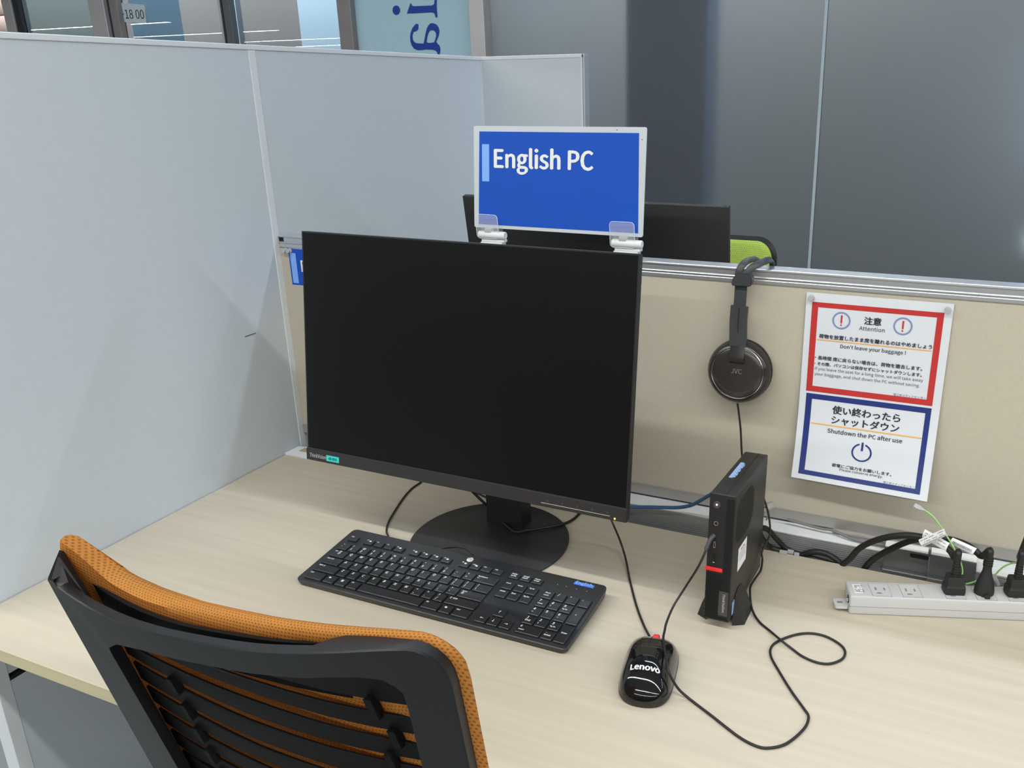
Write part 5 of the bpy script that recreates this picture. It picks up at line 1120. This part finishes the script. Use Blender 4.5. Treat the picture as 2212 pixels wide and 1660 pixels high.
cch('mesh_cushion', bm, 'orange', 60)
# seat, arms of the mechanism and the five-star base under the desk
cch('seat', bx((.405, -.675, -.285), (.855, -.215, -.215), .028, 4), 'orange', 60)
cch('seat_shell', bx((.430, -.650, -.305), (.830, -.240, -.283), .01, 2), 'chair')
cch('back_stem', sweep(new(), smoothpath([(.637, -.655, -.11), (.637, -.668, -.20), (.637, -.640, -.29), (.637, -.540, -.315), (.637, -.45, -.315)], 5), flat(.07, .022), up=Vector((0, 0, 1))), 'chair')
cch('gas_column', lathe([(0, -.66), (.026, -.66), (.026, -.48), (.015, -.48), (.015, -.31), (0, -.31)], 24, mtx=Matrix.Translation((.64, -.445, 0))), 'chrome')
for k in range(5):
    a = 2 * pi * k / 5 + .3; dx, dy = cos(a), sin(a)
    cch('base_arm', sweep(new(), [Vector((.64 + dx * .02, -.445 + dy * .02, -.640)), Vector((.64 + dx * .15, -.445 + dy * .15, -.648)), Vector((.64 + dx * .29, -.445 + dy * .29, -.662))], flat(.040, .022), scale=lambda t: 1 - .35 * t), 'chair')
    cch('caster', lathe([(0, -.018), (.026, -.018), (.028, -.012), (.028, .012), (.026, .018), (0, .018)], 20, mtx=Matrix.Translation((.64 + dx * .285, -.445 + dy * .285, -.6915)) @ Matrix.Rotation(a, 4, 'Z') @ Matrix.Rotation(pi / 2, 4, 'X')), 'rubber')

# ------------------------------------------------------------------ lime chair on the far side
GC = thing('task_chair', 'lime green mesh chair beyond the beige screen, behind the far monitor', 'chair', (.50, 1.02, ZF))
def gsurf(x, z): return 1.0 + .05 * (1 - abs((x - .49) / .25) ** 2.2) + .18 * (z - .28)
PG = rrect(.245, -.16, .742, .306, .045, 8); bm = new(); uvl = bm.loops.layers.uv.new('UVMap'); n = len(PG)
gc = (.4935, .07); rings = []
for sc_, o in ((.4, 0), (.75, 0), (.955, 0), (.99, .004), (1.0, .012), (.99, .020), (.955, .024), (.75, .024), (.4, .024)):
    rings.append([bm.verts.new((gc[0] + (x - gc[0]) * sc_, gsurf(gc[0] + (x - gc[0]) * sc_, gc[1] + (z - gc[1]) * sc_) - .012 + o, gc[1] + (z - gc[1]) * sc_)) for x, z in PG])
for a, b in zip(rings[:-1], rings[1:]):
    for i in range(n): bm.faces.new((a[i], a[(i + 1) % n], b[(i + 1) % n], b[i]))
bm.faces.new(rings[0][::-1]); bm.faces.new(rings[-1])
for f in bm.faces:
    for l in f.loops: l[uvl].uv = (l.vert.co.x, l.vert.co.z)
ch('mesh_back', bm, 'lime', GC, 50)
fr_ = [Vector((x, gsurf(x, z) + .018, z)) for x, z in rrect(.2435, -.1625, .7435, .3065, .046, 8)]; fr_.append(fr_[0])
ch('back_frame', sweep(new(), fr_, [(-.0025, -.008), (.0025, -.008), (.0025, .008), (-.0025, .008)], cap=False), 'chair', GC, 40)
ch('seat', bx((.27, .62, -.285), (.72, 1.02, -.225), .028, 3), 'lime', GC, 60)
ch('back_stem', bx((.46, .98, -.30), (.53, 1.06, -.10), .006), 'chair', GC)
ch('gas_column', lathe([(0, -.66), (.026, -.66), (.026, -.48), (.015, -.48), (.015, -.285), (0, -.285)], 20, mtx=Matrix.Translation((.495, .83, 0))), 'chrome', GC)
for k in range(5):
    a = 2 * pi * k / 5 + .1; dx, dy = cos(a), sin(a)
    ch('base_arm', sweep(new(), [Vector((.495 + dx * .02, .83 + dy * .02, -.640)), Vector((.495 + dx * .28, .83 + dy * .28, -.660))], flat(.036, .02)), 'chair', GC, 30)
    ch('caster', lathe([(0, -.018), (.026, -.018), (.028, -.012), (.028, .012), (.026, .018), (0, .018)], 16, mtx=Matrix.Translation((.495 + dx * .275, .83 + dy * .275, -.6915)) @ Matrix.Rotation(a, 4, 'Z') @ Matrix.Rotation(pi / 2, 4, 'X')), 'rubber', GC)
bpy.context.view_layer.update()
